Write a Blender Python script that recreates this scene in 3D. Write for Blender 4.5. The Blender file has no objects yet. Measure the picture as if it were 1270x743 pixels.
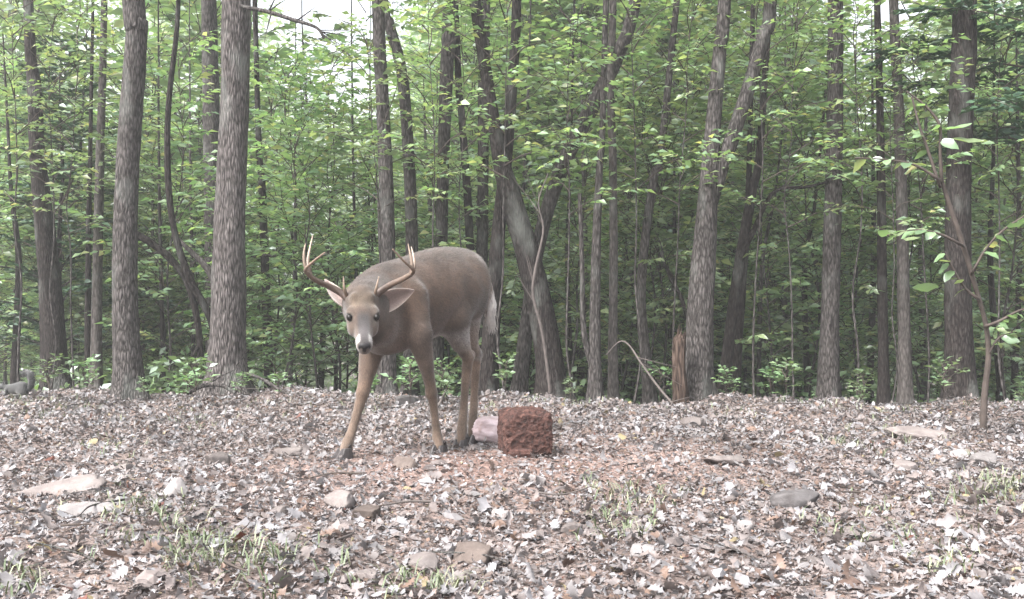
import bpy, math, random
import numpy as np
from mathutils import Vector, Matrix, noise as mnoise

# ------------------------------------------------------------------ camera, sky, sun, exposure
S = bpy.context.scene
COL = S.collection
CAM_Z, FPX = 0.724, 1220.0           # camera height in metres, focal length for a 1270 px wide picture
cam_d = bpy.data.cameras.new('camera')
cam = bpy.data.objects.new('camera', cam_d); COL.objects.link(cam)
cam.location = (0, 0, CAM_Z); cam.rotation_euler = (math.radians(90), 0, 0)
cam_d.sensor_width = 36.0; cam_d.lens = 36.0 * FPX / 1270.0
cam_d.clip_start = 0.05; cam_d.clip_end = 2000
S.camera = cam

SUN_EL, SUN_AZ = 50.0, 228.0          # azimuth: direction the light comes from, clockwise from +Y
W = bpy.data.worlds.new('World'); S.world = W; W.use_nodes = True
wn, wl = W.node_tree.nodes, W.node_tree.links
sky = wn.new('ShaderNodeTexSky'); sky.sky_type = 'NISHITA'; sky.sun_disc = False
sky.sun_elevation = math.radians(SUN_EL); sky.sun_rotation = math.radians(SUN_AZ)
sky.air_density = 1.0; sky.dust_density = 6.0; sky.ozone_density = 0.6
hsv = wn.new('ShaderNodeHueSaturation'); hsv.inputs['Saturation'].default_value = 0.34
wl.new(sky.outputs['Color'], hsv.inputs['Color'])
wl.new(hsv.outputs['Color'], wn['Background'].inputs['Color'])
wn['Background'].inputs['Strength'].default_value = 0.14

sun_d = bpy.data.lights.new('sun', 'SUN'); sun_d.energy = 1.9; sun_d.angle = math.radians(16)
sun_d.color = (1.0, 0.975, 0.97)
sun = bpy.data.objects.new('sun', sun_d); COL.objects.link(sun)
el, az = math.radians(SUN_EL), math.radians(SUN_AZ)
to_sun = Vector((math.sin(az) * math.cos(el), math.cos(az) * math.cos(el), math.sin(el)))
sun.rotation_euler = to_sun.to_track_quat('Z', 'Y').to_euler(); sun.location = to_sun * 30

S.view_settings.view_transform = 'Standard'; S.view_settings.look = 'None'
S.view_settings.exposure = 2.25; S.view_settings.gamma = 1.0
S.cycles.use_denoising = True
S.cycles.max_bounces = 7; S.cycles.diffuse_bounces = 4; S.cycles.glossy_bounces = 2
S.cycles.transmission_bounces = 5; S.cycles.transparent_max_bounces = 4

rng = np.random.default_rng(11)
random.seed(11)
V = lambda *a: np.array(a, float)
def nrm(v):
    v = np.asarray(v, float); return v / (np.linalg.norm(v, axis=-1, keepdims=True) + 1e-12)

# where a point at distance d stands, read off the photograph's 1270 x 743 grid
def P(u, v, d): return V((u - 635) / FPX * d, d, CAM_Z - (v - 371.5) / FPX * d)

def ground_z(x, y):
    x = np.asarray(x, float); y = np.asarray(y, float)
    crest = 6.95 - 0.10 * np.clip(x, -8, 8)
    t = np.maximum(0, y - crest)
    z = -0.16 * t * t / (t + 0.45)
    far = np.maximum(0, y - 42.0); z = z + 0.16 * far * far / (far + 6.0)
    near = np.exp(-(t / 3.0))
    z = z + near * (0.018 * np.sin(1.7 * x + 0.6) * np.sin(1.3 * y + 1) + 0.012 * np.sin(3.9 * x + 2 * y) + 0.008 * np.sin(7.3 * x - 5.1 * y + 1))
    z = z + (1 - near) * 0.12 * np.sin(0.5 * x + 0.4 * y)
    z = z + np.exp(-((y - crest - .1) / .7) ** 2) * (0.022 * np.sin(3.7 * x + 1) + 0.016 * np.sin(8.3 * x + 2 * y) + 0.012 * np.sin(15.1 * x - 3 * y))
    z = z - 0.03 * np.exp(-(((x + 0.25) / 0.6) ** 2 + ((y - 5.05) / 0.5) ** 2))
    return z
def gz(x, y): return float(ground_z(x, y))

# ------------------------------------------------------------------ node helpers and materials
def mat(name):
    m = bpy.data.materials.new(name); m.use_nodes = True
    nt = m.node_tree; nt.nodes.clear()
    out = nt.nodes.new('ShaderNodeOutputMaterial')
    return m, nt.nodes, nt.links, out
def N(nodes, typ, **kw):
    n = nodes.new(typ)
    for k, v in kw.items():
        if k in n.inputs: n.inputs[k].default_value = v
        else: setattr(n, k, v)
    return n
def ramp(nodes, stops, interp='LINEAR'):
    r = nodes.new('ShaderNodeValToRGB'); cr = r.color_ramp; cr.interpolation = interp
    while len(cr.elements) < len(stops): cr.elements.new(0.5)
    for e, (p, c) in zip(cr.elements, stops): e.position = p; e.color = (*c, 1)
    return r
def mapping(nodes, links, scale, coord='Object'):
    tc = nodes.new('ShaderNodeTexCoord'); mp = nodes.new('ShaderNodeMapping'); mp.inputs['Scale'].default_value = scale
    links.new(tc.outputs[coord], mp.inputs['Vector']); return mp
def rand_value(nodes, links):
    g = nodes.new('ShaderNodeNewGeometry'); o = nodes.new('ShaderNodeObjectInfo')
    a = N(nodes, 'ShaderNodeMath', operation='ADD'); f = N(nodes, 'ShaderNodeMath', operation='FRACT')
    links.new(g.outputs['Random Per Island'], a.inputs[0]); links.new(o.outputs['Random'], a.inputs[1]); links.new(a.outputs[0], f.inputs[0])
    return f, o

def foliage_mat(name, stops, trans=0.45, rough=0.5, tint=0.25, gloss=0.06):
    m, n, l, out = mat(name)
    f, oi = rand_value(n, l)
    r = ramp(n, stops); l.new(f.outputs[0], r.inputs['Fac'])
    hs = n.new('ShaderNodeHueSaturation'); l.new(r.outputs['Color'], hs.inputs['Color'])
    mr = N(n, 'ShaderNodeMapRange'); mr.inputs['To Min'].default_value = 1 - tint; mr.inputs['To Max'].default_value = 1 + tint
    l.new(oi.outputs['Random'], mr.inputs['Value']); l.new(mr.outputs[0], hs.inputs['Value'])
    mh = N(n, 'ShaderNodeMapRange'); mh.inputs['To Min'].default_value = 0.48; mh.inputs['To Max'].default_value = 0.515
    l.new(oi.outputs['Random'], mh.inputs['Value']); l.new(mh.outputs[0], hs.inputs['Hue'])
    d = n.new('ShaderNodeBsdfDiffuse'); t = n.new('ShaderNodeBsdfTranslucent'); g = N(n, 'ShaderNodeBsdfGlossy', Roughness=rough)
    g.inputs['Color'].default_value = (0.9, 0.95, 1, 1)
    l.new(hs.outputs[0], d.inputs['Color'])
    tcol = N(n, 'ShaderNodeMix', data_type='RGBA', blend_type='MULTIPLY'); tcol.inputs['Factor'].default_value = 1
    tcol.inputs[7].default_value = (1.5, 1.55, 0.9, 1); l.new(hs.outputs[0], tcol.inputs[6]); l.new(tcol.outputs[2], t.inputs['Color'])
    m1 = N(n, 'ShaderNodeMixShader', Fac=trans); l.new(d.outputs[0], m1.inputs[1]); l.new(t.outputs[0], m1.inputs[2])
    m2 = N(n, 'ShaderNodeMixShader', Fac=gloss); l.new(m1.outputs[0], m2.inputs[1]); l.new(g.outputs[0], m2.inputs[2])
    l.new(m2.outputs[0], out.inputs['Surface']); return m

def bark_mat(name, dark, mid, light, sx=85, sz=22, bump=1.0, lichen=0.55):
    m, n, l, out = mat(name)
    mp = mapping(n, l, (sx, sx, sz)); mp2 = mapping(n, l, (5, 5, 2.2))
    nz = N(n, 'ShaderNodeTexNoise', Scale=1.0, Detail=4.0); l.new(mp.outputs[0], nz.inputs['Vector'])
    vo = N(n, 'ShaderNodeTexVoronoi', Scale=0.8); vo.feature = 'DISTANCE_TO_EDGE'
    mx = N(n, 'ShaderNodeMix', data_type='VECTOR'); mx.inputs['Factor'].default_value = 0.25
    l.new(mp.outputs[0], mx.inputs[4]); l.new(nz.outputs['Color'], mx.inputs[5]); l.new(mx.outputs[1], vo.inputs['Vector'])
    mul = N(n, 'ShaderNodeMath', operation='MULTIPLY_ADD'); mul.inputs[1].default_value = 1.1; l.new(vo.outputs['Distance'], mul.inputs[0]); 
    sub = N(n, 'ShaderNodeMath', operation='SUBTRACT'); sub.inputs[1].default_value = 0.28; l.new(nz.outputs['Fac'], sub.inputs[0]); l.new(sub.outputs[0], mul.inputs[2])
    dark, mid, light = [tuple(x * 0.44 for x in q) for q in (dark, mid, light)]
    r = ramp(n, [(0.12, dark), (0.34, mid), (0.62, light)]); l.new(mul.outputs[0], r.inputs['Fac'])
    n2 = N(n, 'ShaderNodeTexNoise', Scale=1.0, Detail=5.0); l.new(mp2.outputs[0], n2.inputs['Vector'])
    lr = ramp(n, [(0.55, (0, 0, 0)), (0.72, (1, 1, 1))]); l.new(n2.outputs['Fac'], lr.inputs['Fac'])
    lf = N(n, 'ShaderNodeMath', operation='MULTIPLY'); lf.inputs[1].default_value = lichen; l.new(lr.outputs[0], lf.inputs[0])
    mc = N(n, 'ShaderNodeMix', data_type='RGBA'); mc.inputs[7].default_value = (0.15, 0.16, 0.148, 1)
    l.new(lf.outputs[0], mc.inputs['Factor']); l.new(r.outputs[0], mc.inputs[6])
    b = N(n, 'ShaderNodeBump', Strength=bump, Distance=0.012); l.new(mul.outputs[0], b.inputs['Height'])
    p = N(n, 'ShaderNodeBsdfPrincipled', Roughness=0.9); p.inputs['Specular IOR Level'].default_value = 0.15
    l.new(mc.outputs[2], p.inputs['Base Color']); l.new(b.outputs[0], p.inputs['Normal']); l.new(p.outputs[0], out.inputs['Surface'])
    return m

def rock_mat(name, c1, c2, scale=14, bump=0.5, rough=0.85):
    m, n, l, out = mat(name)
    mp = mapping(n, l, (scale,) * 3)
    nz = N(n, 'ShaderNodeTexNoise', Scale=1.0, Detail=8.0, Roughness=0.65); l.new(mp.outputs[0], nz.inputs['Vector'])
    oi = n.new('ShaderNodeObjectInfo')
    r = ramp(n, [(0.3, c1), (0.7, c2)]); l.new(nz.outputs['Fac'], r.inputs['Fac'])
    hs = n.new('ShaderNodeHueSaturation'); l.new(r.outputs[0], hs.inputs['Color'])
    mr = N(n, 'ShaderNodeMapRange'); mr.inputs['To Min'].default_value = 0.5; mr.inputs['To Max'].default_value = 0.9
    l.new(oi.outputs['Random'], mr.inputs['Value']); l.new(mr.outputs[0], hs.inputs['Value'])
    b = N(n, 'ShaderNodeBump', Strength=bump, Distance=0.02); l.new(nz.outputs['Fac'], b.inputs['Height'])
    p = N(n, 'ShaderNodeBsdfPrincipled', Roughness=rough); p.inputs['Specular IOR Level'].default_value = 0.2
    l.new(hs.outputs[0], p.inputs['Base Color']); l.new(b.outputs[0], p.inputs['Normal']); l.new(p.outputs[0], out.inputs['Surface'])
    return m

def litter_mat(name):
    m, n, l, out = mat(name)
    f, oi = rand_value(n, l)
    r = ramp(n, [(0.0, (0.145, 0.122, 0.117)), (0.12, (0.205, 0.177, 0.172)), (0.28, (0.236, 0.222, 0.225)), (0.46, (0.275, 0.265, 0.275)), (0.66, (0.22, 0.184, 0.174)),
                 (0.84, (0.335, 0.33, 0.345)), (0.90, (0.19, 0.125, 0.095)), (0.95, (0.11, 0.07, 0.055)), (0.985, (0.30, 0.245, 0.14)), (0.995, (0.13, 0.045, 0.03))], 'CONSTANT')
    l.new(f.outputs[0], r.inputs['Fac'])
    mp0 = mapping(n, l, (1.6, 1.6, 1.6)); n0 = N(n, 'ShaderNodeTexNoise', Scale=1.0, Detail=5.0); l.new(mp0.outputs[0], n0.inputs['Vector'])
    m0 = N(n, 'ShaderNodeMapRange'); m0.inputs['From Min'].default_value = .3; m0.inputs['From Max'].default_value = .7; m0.inputs['To Min'].default_value = .55; m0.inputs['To Max'].default_value = 1.08; l.new(n0.outputs['Fac'], m0.inputs['Value'])
    mp = mapping(n, l, (42, 42, 42)); nz = N(n, 'ShaderNodeTexNoise', Scale=1.0, Detail=4.0); l.new(mp.outputs[0], nz.inputs['Vector'])
    mr = N(n, 'ShaderNodeMapRange'); mr.inputs['To Min'].default_value = 0.45; mr.inputs['To Max'].default_value = 1.1; l.new(nz.outputs['Fac'], mr.inputs['Value'])
    hs = n.new('ShaderNodeHueSaturation'); l.new(r.outputs[0], hs.inputs['Color']); mm = N(n, 'ShaderNodeMath', operation='MULTIPLY'); l.new(mr.outputs[0], mm.inputs[0]); l.new(m0.outputs[0], mm.inputs[1]); l.new(mm.outputs[0], hs.inputs['Value'])
    p = N(n, 'ShaderNodeBsdfPrincipled', Roughness=0.58); p.inputs['Specular IOR Level'].default_value = 0.5
    t = n.new('ShaderNodeBsdfTranslucent'); l.new(hs.outputs[0], t.inputs['Color']); l.new(hs.outputs[0], p.inputs['Base Color'])
    ms = N(n, 'ShaderNodeMixShader', Fac=0.15); l.new(p.outputs[0], ms.inputs[1]); l.new(t.outputs[0], ms.inputs[2])
    l.new(ms.outputs[0], out.inputs['Surface']); return m

def ground_mat():
    m, n, l, out = mat('forest_soil')
    mp = mapping(n, l, (1, 1, 1))
    a = N(n, 'ShaderNodeTexNoise', Scale=1.3, Detail=6.0); b = N(n, 'ShaderNodeTexNoise', Scale=45.0, Detail=8.0, Roughness=0.7)
    v = N(n, 'ShaderNodeTexVoronoi', Scale=38.0)
    for q in (a, b, v): l.new(mp.outputs[0], q.inputs['Vector'])
    r1 = ramp(n, [(0.35, (0.145, 0.116, 0.106)), (0.65, (0.22, 0.182, 0.168))]); l.new(a.outputs['Fac'], r1.inputs['Fac'])
    r2 = ramp(n, [(0.3, (0.35, 0.35, 0.35)), (0.7, (1.35, 1.3, 1.28))]); l.new(b.outputs['Fac'], r2.inputs['Fac'])
    mx = N(n, 'ShaderNodeMix', data_type='RGBA', blend_type='MULTIPLY'); mx.inputs['Factor'].default_value = 1
    l.new(r1.outputs[0], mx.inputs[6]); l.new(r2.outputs[0], mx.inputs[7])
    ad = N(n, 'ShaderNodeMath', operation='ADD'); l.new(b.outputs['Fac'], ad.inputs[0]); l.new(v.outputs['Distance'], ad.inputs[1])
    bp = N(n, 'ShaderNodeBump', Strength=0.9, Distance=0.02); l.new(ad.outputs[0], bp.inputs['Height'])
    p = N(n, 'ShaderNodeBsdfPrincipled', Roughness=0.95); p.inputs['Specular IOR Level'].default_value = 0.1
    at = n.new('ShaderNodeAttribute'); at.attribute_name = 'worn'
    mw = N(n, 'ShaderNodeMix', data_type='RGBA', blend_type='MULTIPLY'); mw.inputs['Factor'].default_value = 1; l.new(mx.outputs[2], mw.inputs[6]); l.new(at.outputs['Color'], mw.inputs[7])
    l.new(mw.outputs[2], p.inputs['Base Color']); l.new(bp.outputs[0], p.inputs['Normal']); l.new(p.outputs[0], out.inputs['Surface'])
    return m

def coat_mat(name, attr, fscale=(260, 260, 90), amount=0.5, rough=0.85):
    m, n, l, out = mat(name)
    at = n.new('ShaderNodeAttribute'); at.attribute_name = attr
    mp = mapping(n, l, fscale); nz = N(n, 'ShaderNodeTexNoise', Scale=1.0, Detail=4.0); l.new(mp.outputs[0], nz.inputs['Vector'])
    mp2 = mapping(n, l, (22, 22, 14)); n2 = N(n, 'ShaderNodeTexNoise', Scale=1.0, Detail=3.0); l.new(mp2.outputs[0], n2.inputs['Vector'])
    ad = N(n, 'ShaderNodeMath', operation='MULTIPLY_ADD'); ad.inputs[1].default_value = 0.45; l.new(n2.outputs['Fac'], ad.inputs[0]); l.new(nz.outputs['Fac'], ad.inputs[2])
    mr = N(n, 'ShaderNodeMapRange'); mr.inputs['From Min'].default_value = 0.4; mr.inputs['From Max'].default_value = 1.05
    mr.inputs['To Min'].default_value = 1 - amount; mr.inputs['To Max'].default_value = 1 + amount; l.new(ad.outputs[0], mr.inputs['Value'])
    hs = n.new('ShaderNodeHueSaturation'); l.new(at.outputs['Color'], hs.inputs['Color']); l.new(mr.outputs[0], hs.inputs['Value'])
    b = N(n, 'ShaderNodeBump', Strength=0.35, Distance=0.004); l.new(nz.outputs['Fac'], b.inputs['Height'])
    p = N(n, 'ShaderNodeBsdfPrincipled', Roughness=rough); p.inputs['Specular IOR Level'].default_value = 0.2
    p.inputs['Sheen Weight'].default_value = 0.25; p.inputs['Sheen Roughness'].default_value = 0.5
    l.new(hs.outputs[0], p.inputs['Base Color']); l.new(b.outputs[0], p.inputs['Normal']); l.new(p.outputs[0], out.inputs['Surface'])
    return m

def plain_mat(name, c, rough=0.5, spec=0.5, var=0.15, scale=30):
    m, n, l, out = mat(name)
    mp = mapping(n, l, (scale,) * 3); nz = N(n, 'ShaderNodeTexNoise', Scale=1.0, Detail=4.0); l.new(mp.outputs[0], nz.inputs['Vector'])
    r = ramp(n, [(0.3, tuple(x * (1 - var) for x in c)), (0.7, tuple(min(1, x * (1 + var)) for x in c))]); l.new(nz.outputs['Fac'], r.inputs['Fac'])
    p = N(n, 'ShaderNodeBsdfPrincipled', Roughness=rough); p.inputs['Specular IOR Level'].default_value = spec
    l.new(r.outputs[0], p.inputs['Base Color']); l.new(p.outputs[0], out.inputs['Surface']); return m

M = {}
M['leaf'] = foliage_mat('understory_leaf', [(0.0, (0.078, 0.138, 0.066)), (0.35, (0.118, 0.187, 0.088)), (0.7, (0.162, 0.236, 0.108)), (0.93, (0.22, 0.28, 0.13)), (1.0, (0.27, 0.26, 0.12))], gloss=.1, rough=.42)
M['leaf_far'] = foliage_mat('canopy_leaf', [(0.0, (0.105, 0.17, 0.082)), (0.4, (0.15, 0.222, 0.105)), (0.8, (0.20, 0.275, 0.135)), (1.0, (0.26, 0.315, 0.165))], gloss=.08)
M['leaf_cool'] = foliage_mat('shrub_leaf', [(0.0, (0.07, 0.13, 0.055)), (0.5, (0.10, 0.17, 0.07)), (1.0, (0.16, 0.24, 0.11))], trans=0.35, gloss=0.1)
M['cedar'] = foliage_mat('cedar_needle', [(0.0, (0.022, 0.05, 0.03)), (0.6, (0.035, 0.075, 0.042)), (1.0, (0.06, 0.11, 0.055))], trans=0.15, gloss=0.03)
M['grass'] = foliage_mat('grass_blade', [(0.0, (0.07, 0.09, 0.05)), (0.5, (0.10, 0.12, 0.07)), (0.8, (0.18, 0.19, 0.125)), (1.0, (0.20, 0.19, 0.15))], trans=0.1, gloss=.02)
M['bark'] = bark_mat('grey_brown_bark', (0.018, 0.0155, 0.0145), (0.084, 0.075, 0.071), (0.20, 0.182, 0.176))
M['bark_plate'] = bark_mat('plated_grey_bark', (0.02, 0.017, 0.0165), (0.128, 0.113, 0.108), (0.31, 0.28, 0.272), sx=95, sz=17, bump=1.2)
M['bark_dark'] = bark_mat('dark_bark', (0.008, 0.007, 0.0065), (0.036, 0.029, 0.027), (0.09, 0.076, 0.072), sx=95)
M['bark_pale'] = bark_mat('pale_bark', (0.045, 0.04, 0.037), (0.115, 0.102, 0.096), (0.21, 0.19, 0.18), sx=75, lichen=0.5, bump=0.35)
M['snag'] = bark_mat('rotten_wood', (0.025, 0.016, 0.013), (0.085, 0.057, 0.044), (0.18, 0.13, 0.105), sx=60, sz=10, lichen=0.1)
M['twig'] = plain_mat('twig_bark', (0.05, 0.04, 0.035), 0.85, 0.2, 0.3, 20)
M['twig_pale'] = plain_mat('pale_dead_twig', (0.07, 0.06, 0.056), 0.85, 0.2, 0.25, 20)
M['soil'] = ground_mat()
M['litter'] = litter_mat('fallen_leaf')
M['gravel'] = litter_mat('stone_chips'); M['gravel'].node_tree.nodes['Principled BSDF'].inputs['Roughness'].default_value = .8
M['stone'] = rock_mat('grey_stone', (0.12, 0.10, 0.095), (0.23, 0.205, 0.195))
M['stone_pale'] = rock_mat('pale_stone', (0.19, 0.175, 0.17), (0.31, 0.29, 0.288))
M['stone_brown'] = rock_mat('brown_stone', (0.085, 0.066, 0.058), (0.165, 0.135, 0.12))
M['stone_dark'] = rock_mat('dark_stone', (0.065, 0.058, 0.058), (0.17, 0.16, 0.16))

# ------------------------------------------------------------------ mesh helpers
def mesh_tris(name, v, f, mats, midx=None, smooth=True):
    v = np.asarray(v, np.float32).reshape(-1, 3); f = np.asarray(f, np.int32); k = f.shape[1]
    me = bpy.data.meshes.new(name)
    me.vertices.add(len(v)); me.vertices.foreach_set('co', v.ravel())
    me.loops.add(f.size); me.loops.foreach_set('vertex_index', f.ravel())
    me.polygons.add(len(f)); me.polygons.foreach_set('loop_start', np.arange(0, f.size, k, dtype=np.int32))
    me.polygons.foreach_set('loop_total', np.full(len(f), k, np.int32))
    me.polygons.foreach_set('use_smooth', np.full(len(f), smooth, bool))
    if midx is not None: me.polygons.foreach_set('material_index', np.asarray(midx, np.int32))
    for m in mats: me.materials.append(m)
    me.update(calc_edges=True); me.validate(); return me
def ob(name, me, parent=None, loc=None, rot=None, scale=None):
    o = bpy.data.objects.new(name, me); COL.objects.link(o)
    if parent: o.parent = parent
    if loc is not None: o.location = tuple(float(c) for c in loc)
    if rot is not None: o.rotation_euler = rot
    if scale is not None: o.scale = scale if hasattr(scale, '__len__') else (scale,) * 3
    return o
def tag(o, label=None, cat=None, group=None, kind=None):
    if label: o['label'] = label
    if cat: o['category'] = cat
    if group: o['group'] = group
    if kind: o['kind'] = kind
    return o
def thing(name, label, cat, loc=(0, 0, 0), rz=0, group=None, scale=1):
    o = bpy.data.objects.new(name, None); COL.objects.link(o); o.empty_display_size = 0.1
    o.location = tuple(float(c) for c in loc); o.rotation_euler = (0, 0, rz); o.scale = (scale,) * 3
    return tag(o, label, cat, group)

class Geo:
    """collects triangles; add tubes and leaves, then make a mesh"""
    def __init__(s): s.v = []; s.f = []; s.m = []; s.n = 0
    def add(s, v, f, mi=0):
        v = np.asarray(v, float).reshape(-1, 3); f = np.asarray(f, int)
        if f.shape[1] == 4: f = np.concatenate([f[:, [0, 1, 2]], f[:, [0, 2, 3]]])
        s.v.append(v); s.f.append(f + s.n); s.m.append(np.full(len(f), mi)); s.n += len(v)
    def tube(s, pts, rad, seg=6, mi=0, wob=None, cap=True):
        pts = np.asarray(pts, float); rad = np.broadcast_to(np.asarray(rad, float), (len(pts),))
        t = nrm(np.gradient(pts, axis=0))
        ref = V(0.31, 0.95, 0.05) if abs(t[0, 2]) > 0.6 else V(0.05, 0.1, 1.0)
        a = nrm(np.cross(t, ref)); b = np.cross(t, a)
        th = np.linspace(0, 2 * np.pi, seg, endpoint=False)
        R = rad[:, None] * np.ones(seg)[None]
        if wob is not None: R = R * wob(np.arange(len(pts)), th, pts)
        v = pts[:, None] + R[..., None] * (np.cos(th)[None, :, None] * a[:, None] + np.sin(th)[None, :, None] * b[:, None])
        n = len(pts); i = np.arange(n - 1)[:, None] * seg; j = np.arange(seg)[None]; j2 = (j + 1) % seg
        f = np.stack([i + j, i + j2, i + seg + j2, i + seg + j], -1).reshape(-1, 4)
        s.add(v.reshape(-1, 3), f, mi)
        if cap:
            for k, idx in ((0, 0), (1, n - 1)):
                c = np.concatenate([pts[idx][None], v[idx]]); jj = np.arange(seg)
                ff = np.stack([np.zeros(seg, int), 1 + (jj + 1) % seg, 1 + jj], -1)
                s.add(c, ff if k == 0 else ff[:, ::-1], mi)
    def leaves(s, pos, dirs, nor, size, tmpl, mi=0):
        pos = np.asarray(pos, float); d = nrm(dirs); n = np.asarray(nor, float)
        n = nrm(n - (n * d).sum(-1, keepdims=True) * d); sd = np.cross(n, d)
        tv, tf = tmpl; size = np.asarray(size, float)[:, None, None]
        v = pos[:, None] + size * (tv[None, :, 0:1] * d[:, None] + tv[None, :, 1:2] * sd[:, None] + tv[None, :, 2:3] * n[:, None])
        f = tf[None] + (np.arange(len(pos)) * len(tv))[:, None, None]
        s.add(v.reshape(-1, 3), f.reshape(-1, 3), mi)
    def mesh(s, name, mats, smooth=True, origin=None):
        v = np.concatenate(s.v)
        if origin is not None: v = v - np.asarray(origin)
        return mesh_tris(name, v, np.concatenate(s.f), mats, np.concatenate(s.m), smooth)

def spline(pts, n):
    """smooth resample of rows (any columns)"""
    pts = np.asarray(pts, float)
    if len(pts) == 2:
        t = np.linspace(0, 1, n)[:, None]; return pts[0] * (1 - t) + pts[1] * t
    q = np.concatenate([2 * pts[:1] - pts[1:2], pts, 2 * pts[-1:] - pts[-2:-1]])
    m = len(pts) - 1; u = np.linspace(0, m - 1e-9, n); i = u.astype(int); t = (u - i)[:, None]
    p0, p1, p2, p3 = q[i], q[i + 1], q[i + 2], q[i + 3]
    return 0.5 * (2 * p1 + (p2 - p0) * t + (2 * p0 - 5 * p1 + 4 * p2 - p3) * t ** 2 + (3 * p1 - p0 - 3 * p2 + p3) * t ** 3)

# leaf templates: columns along, across, up
T2 = (V([0, 0, 0], [.5, .27, .07], [.5, -.27, .07], [1, 0, -.06]).reshape(-1, 3), np.array([[0, 2, 3], [0, 3, 1]]))
T4 = (np.array([[0, 0, 0], [.42, .25, .07], [.5, 0, 0], [.42, -.25, .07], [1, 0, -.1]]), np.array([[0, 3, 2], [0, 2, 1], [2, 3, 4], [1, 2, 4]]))
def grid_leaf(st, hw, curl_l=0.0, curl_c=0.3, twist=0.0, wav=0.0, seed=0):
    """leaf blade from stations along its length; each has left edge, midrib, right edge"""
    r = np.random.default_rng(seed); vs = []; 
    for s_, w in zip(st, hw):
        ang = curl_l * s_; x = math.sin(ang) / curl_l if abs(curl_l) > 1e-3 else s_
        z0 = (1 - math.cos(ang)) / curl_l if abs(curl_l) > 1e-3 else 0
        for side in (1, 0, -1):
            ca = curl_c * (1 + 0.5 * r.normal() * (side != 0)); tw = twist * s_ * side * w
            vs.append([x, side * w * math.cos(ca), z0 + abs(side) * w * math.sin(ca) + tw + (wav * r.normal() if side else 0)])
    f = []
    for i in range(len(st) - 1):
        for k in (0, 1):
            a = i * 3 + k; f += [[a, a + 3, a + 4], [a, a + 4, a + 1]]
    return np.array(vs), np.array(f)
OAK_S = [0, .08, .2, .28, .36, .46, .53, .62, .72, .79, .88, 1.0]
OAK_W = [.012, .05, .13, .24, .11, .30, .14, .33, .17, .24, .13, .01]
ELL_S = [0, .15, .35, .55, .78, 1.0]; ELL_W = [.015, .2, .13, .3, .12, .02]
FRG_S = [0, .4, 1.0]; FRG_W = [.2, .34, .12]

# ------------------------------------------------------------------ the ground
def axis_pts(a, b, c, d, fine, coarse):
    return np.unique(np.concatenate([np.linspace(a, b, coarse), np.linspace(b, c, fine), np.linspace(c, d, coarse)]))
gx = axis_pts(-400, -7, 7, 400, 180, 26); gy = np.unique(np.concatenate([np.linspace(-60, 0.5, 14), np.linspace(0.5, 12, 170), np.linspace(12, 80, 60), np.linspace(80, 900, 20)]))
X, Y = np.meshgrid(gx, gy, indexing='ij'); Z = ground_z(X, Y)
fine = (np.abs(X) < 7) & (Y > 0.5) & (Y < 11)
Z = Z + np.where(fine, 0.006 * rng.normal(size=Z.shape), 0)
idx = np.arange(X.size).reshape(X.shape)
qf = np.stack([idx[:-1, :-1], idx[1:, :-1], idx[1:, 1:], idx[:-1, 1:]], -1).reshape(-1, 4)
ground = ob('ground', mesh_tris('ground', np.stack([X, Y, Z], -1).reshape(-1, 3), qf, [M['soil']]))
tag(ground, kind='structure')
wp = np.exp(-(((X.ravel() + .05) / 1.1) ** 2 + ((Y.ravel() - 4.35) / .8) ** 2))[:, None]
vc_ = np.array([[1.0, 1.0, 1.0]]) * (1 - wp) + np.array([[1.3, 1.14, 1.09]]) * wp
at_ = ground.data.color_attributes.new(name='worn', type='FLOAT_COLOR', domain='POINT'); at_.data.foreach_set('color', np.concatenate([vc_, np.ones_like(wp)], 1).astype(np.float32).ravel())

# how thickly leaves lie: thin on the trodden patch in front of the deer
def trodden(x, y): return np.exp(-(((x + 0.05) / 0.95) ** 2 + ((y - 4.30) / 0.70) ** 2))

# leaf litter: whole curled oak leaves, broken bits and crumbs
LG = Geo()
def scatter(n, y0, y1, smin, smax, tmpls, lift, tilt, power=1.0, keep_trod=0.35):
    y = y0 + (y1 - y0) * rng.random(n) ** power
    x = (rng.random(n) * 2 - 1) * (0.9 + 0.60 * y)
    k = rng.random(n) > trodden(x, y) * (1 - keep_trod)
    x, y = x[k], y[k]; n = len(x)
    which = rng.integers(0, len(tmpls), n)
    sz = rng.uniform(smin, smax, n); yaw = rng.uniform(0, 2 * np.pi, n)
    tl = np.abs(rng.normal(0, tilt, n)); ta = rng.uniform(0, 2 * np.pi, n)
    nor = np.stack([np.sin(tl) * np.cos(ta), np.sin(tl) * np.sin(ta), np.cos(tl) * np.where(rng.random(n) < 0.35, -1, 1)], -1)
    d = np.stack([np.cos(yaw), np.sin(yaw), 0 * yaw], -1); d = d - (d * nor).sum(-1, keepdims=True) * nor
    z = ground_z(x, y) + lift * rng.random(n) + 0.35 * sz * np.sin(tl) + 0.004
    p = np.stack([x, y, z], -1)
    for t, tm in enumerate(tmpls):
        q = which == t
        if q.any(): LG.leaves(p[q] - 0.5 * sz[q, None] * nrm(d[q]), d[q], nor[q], sz[q], tm)
lr = np.random.default_rng(3)
OAKS = [grid_leaf(OAK_S, np.array(OAK_W) * lr.uniform(.85, 1.25), lr.uniform(-1.3, 1.6), lr.uniform(-.7, .8), lr.uniform(-1, 1), .02, i) for i in range(8)]
OAK_LO = [grid_leaf(OAK_S[::2] + [1.0], np.array([.02, .14, .2, .26, .25, .2, .02]), lr.uniform(-1.5, 1.8), lr.uniform(-.8, .9), lr.uniform(-1, 1), .04, 20 + i) for i in range(8)]
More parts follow.
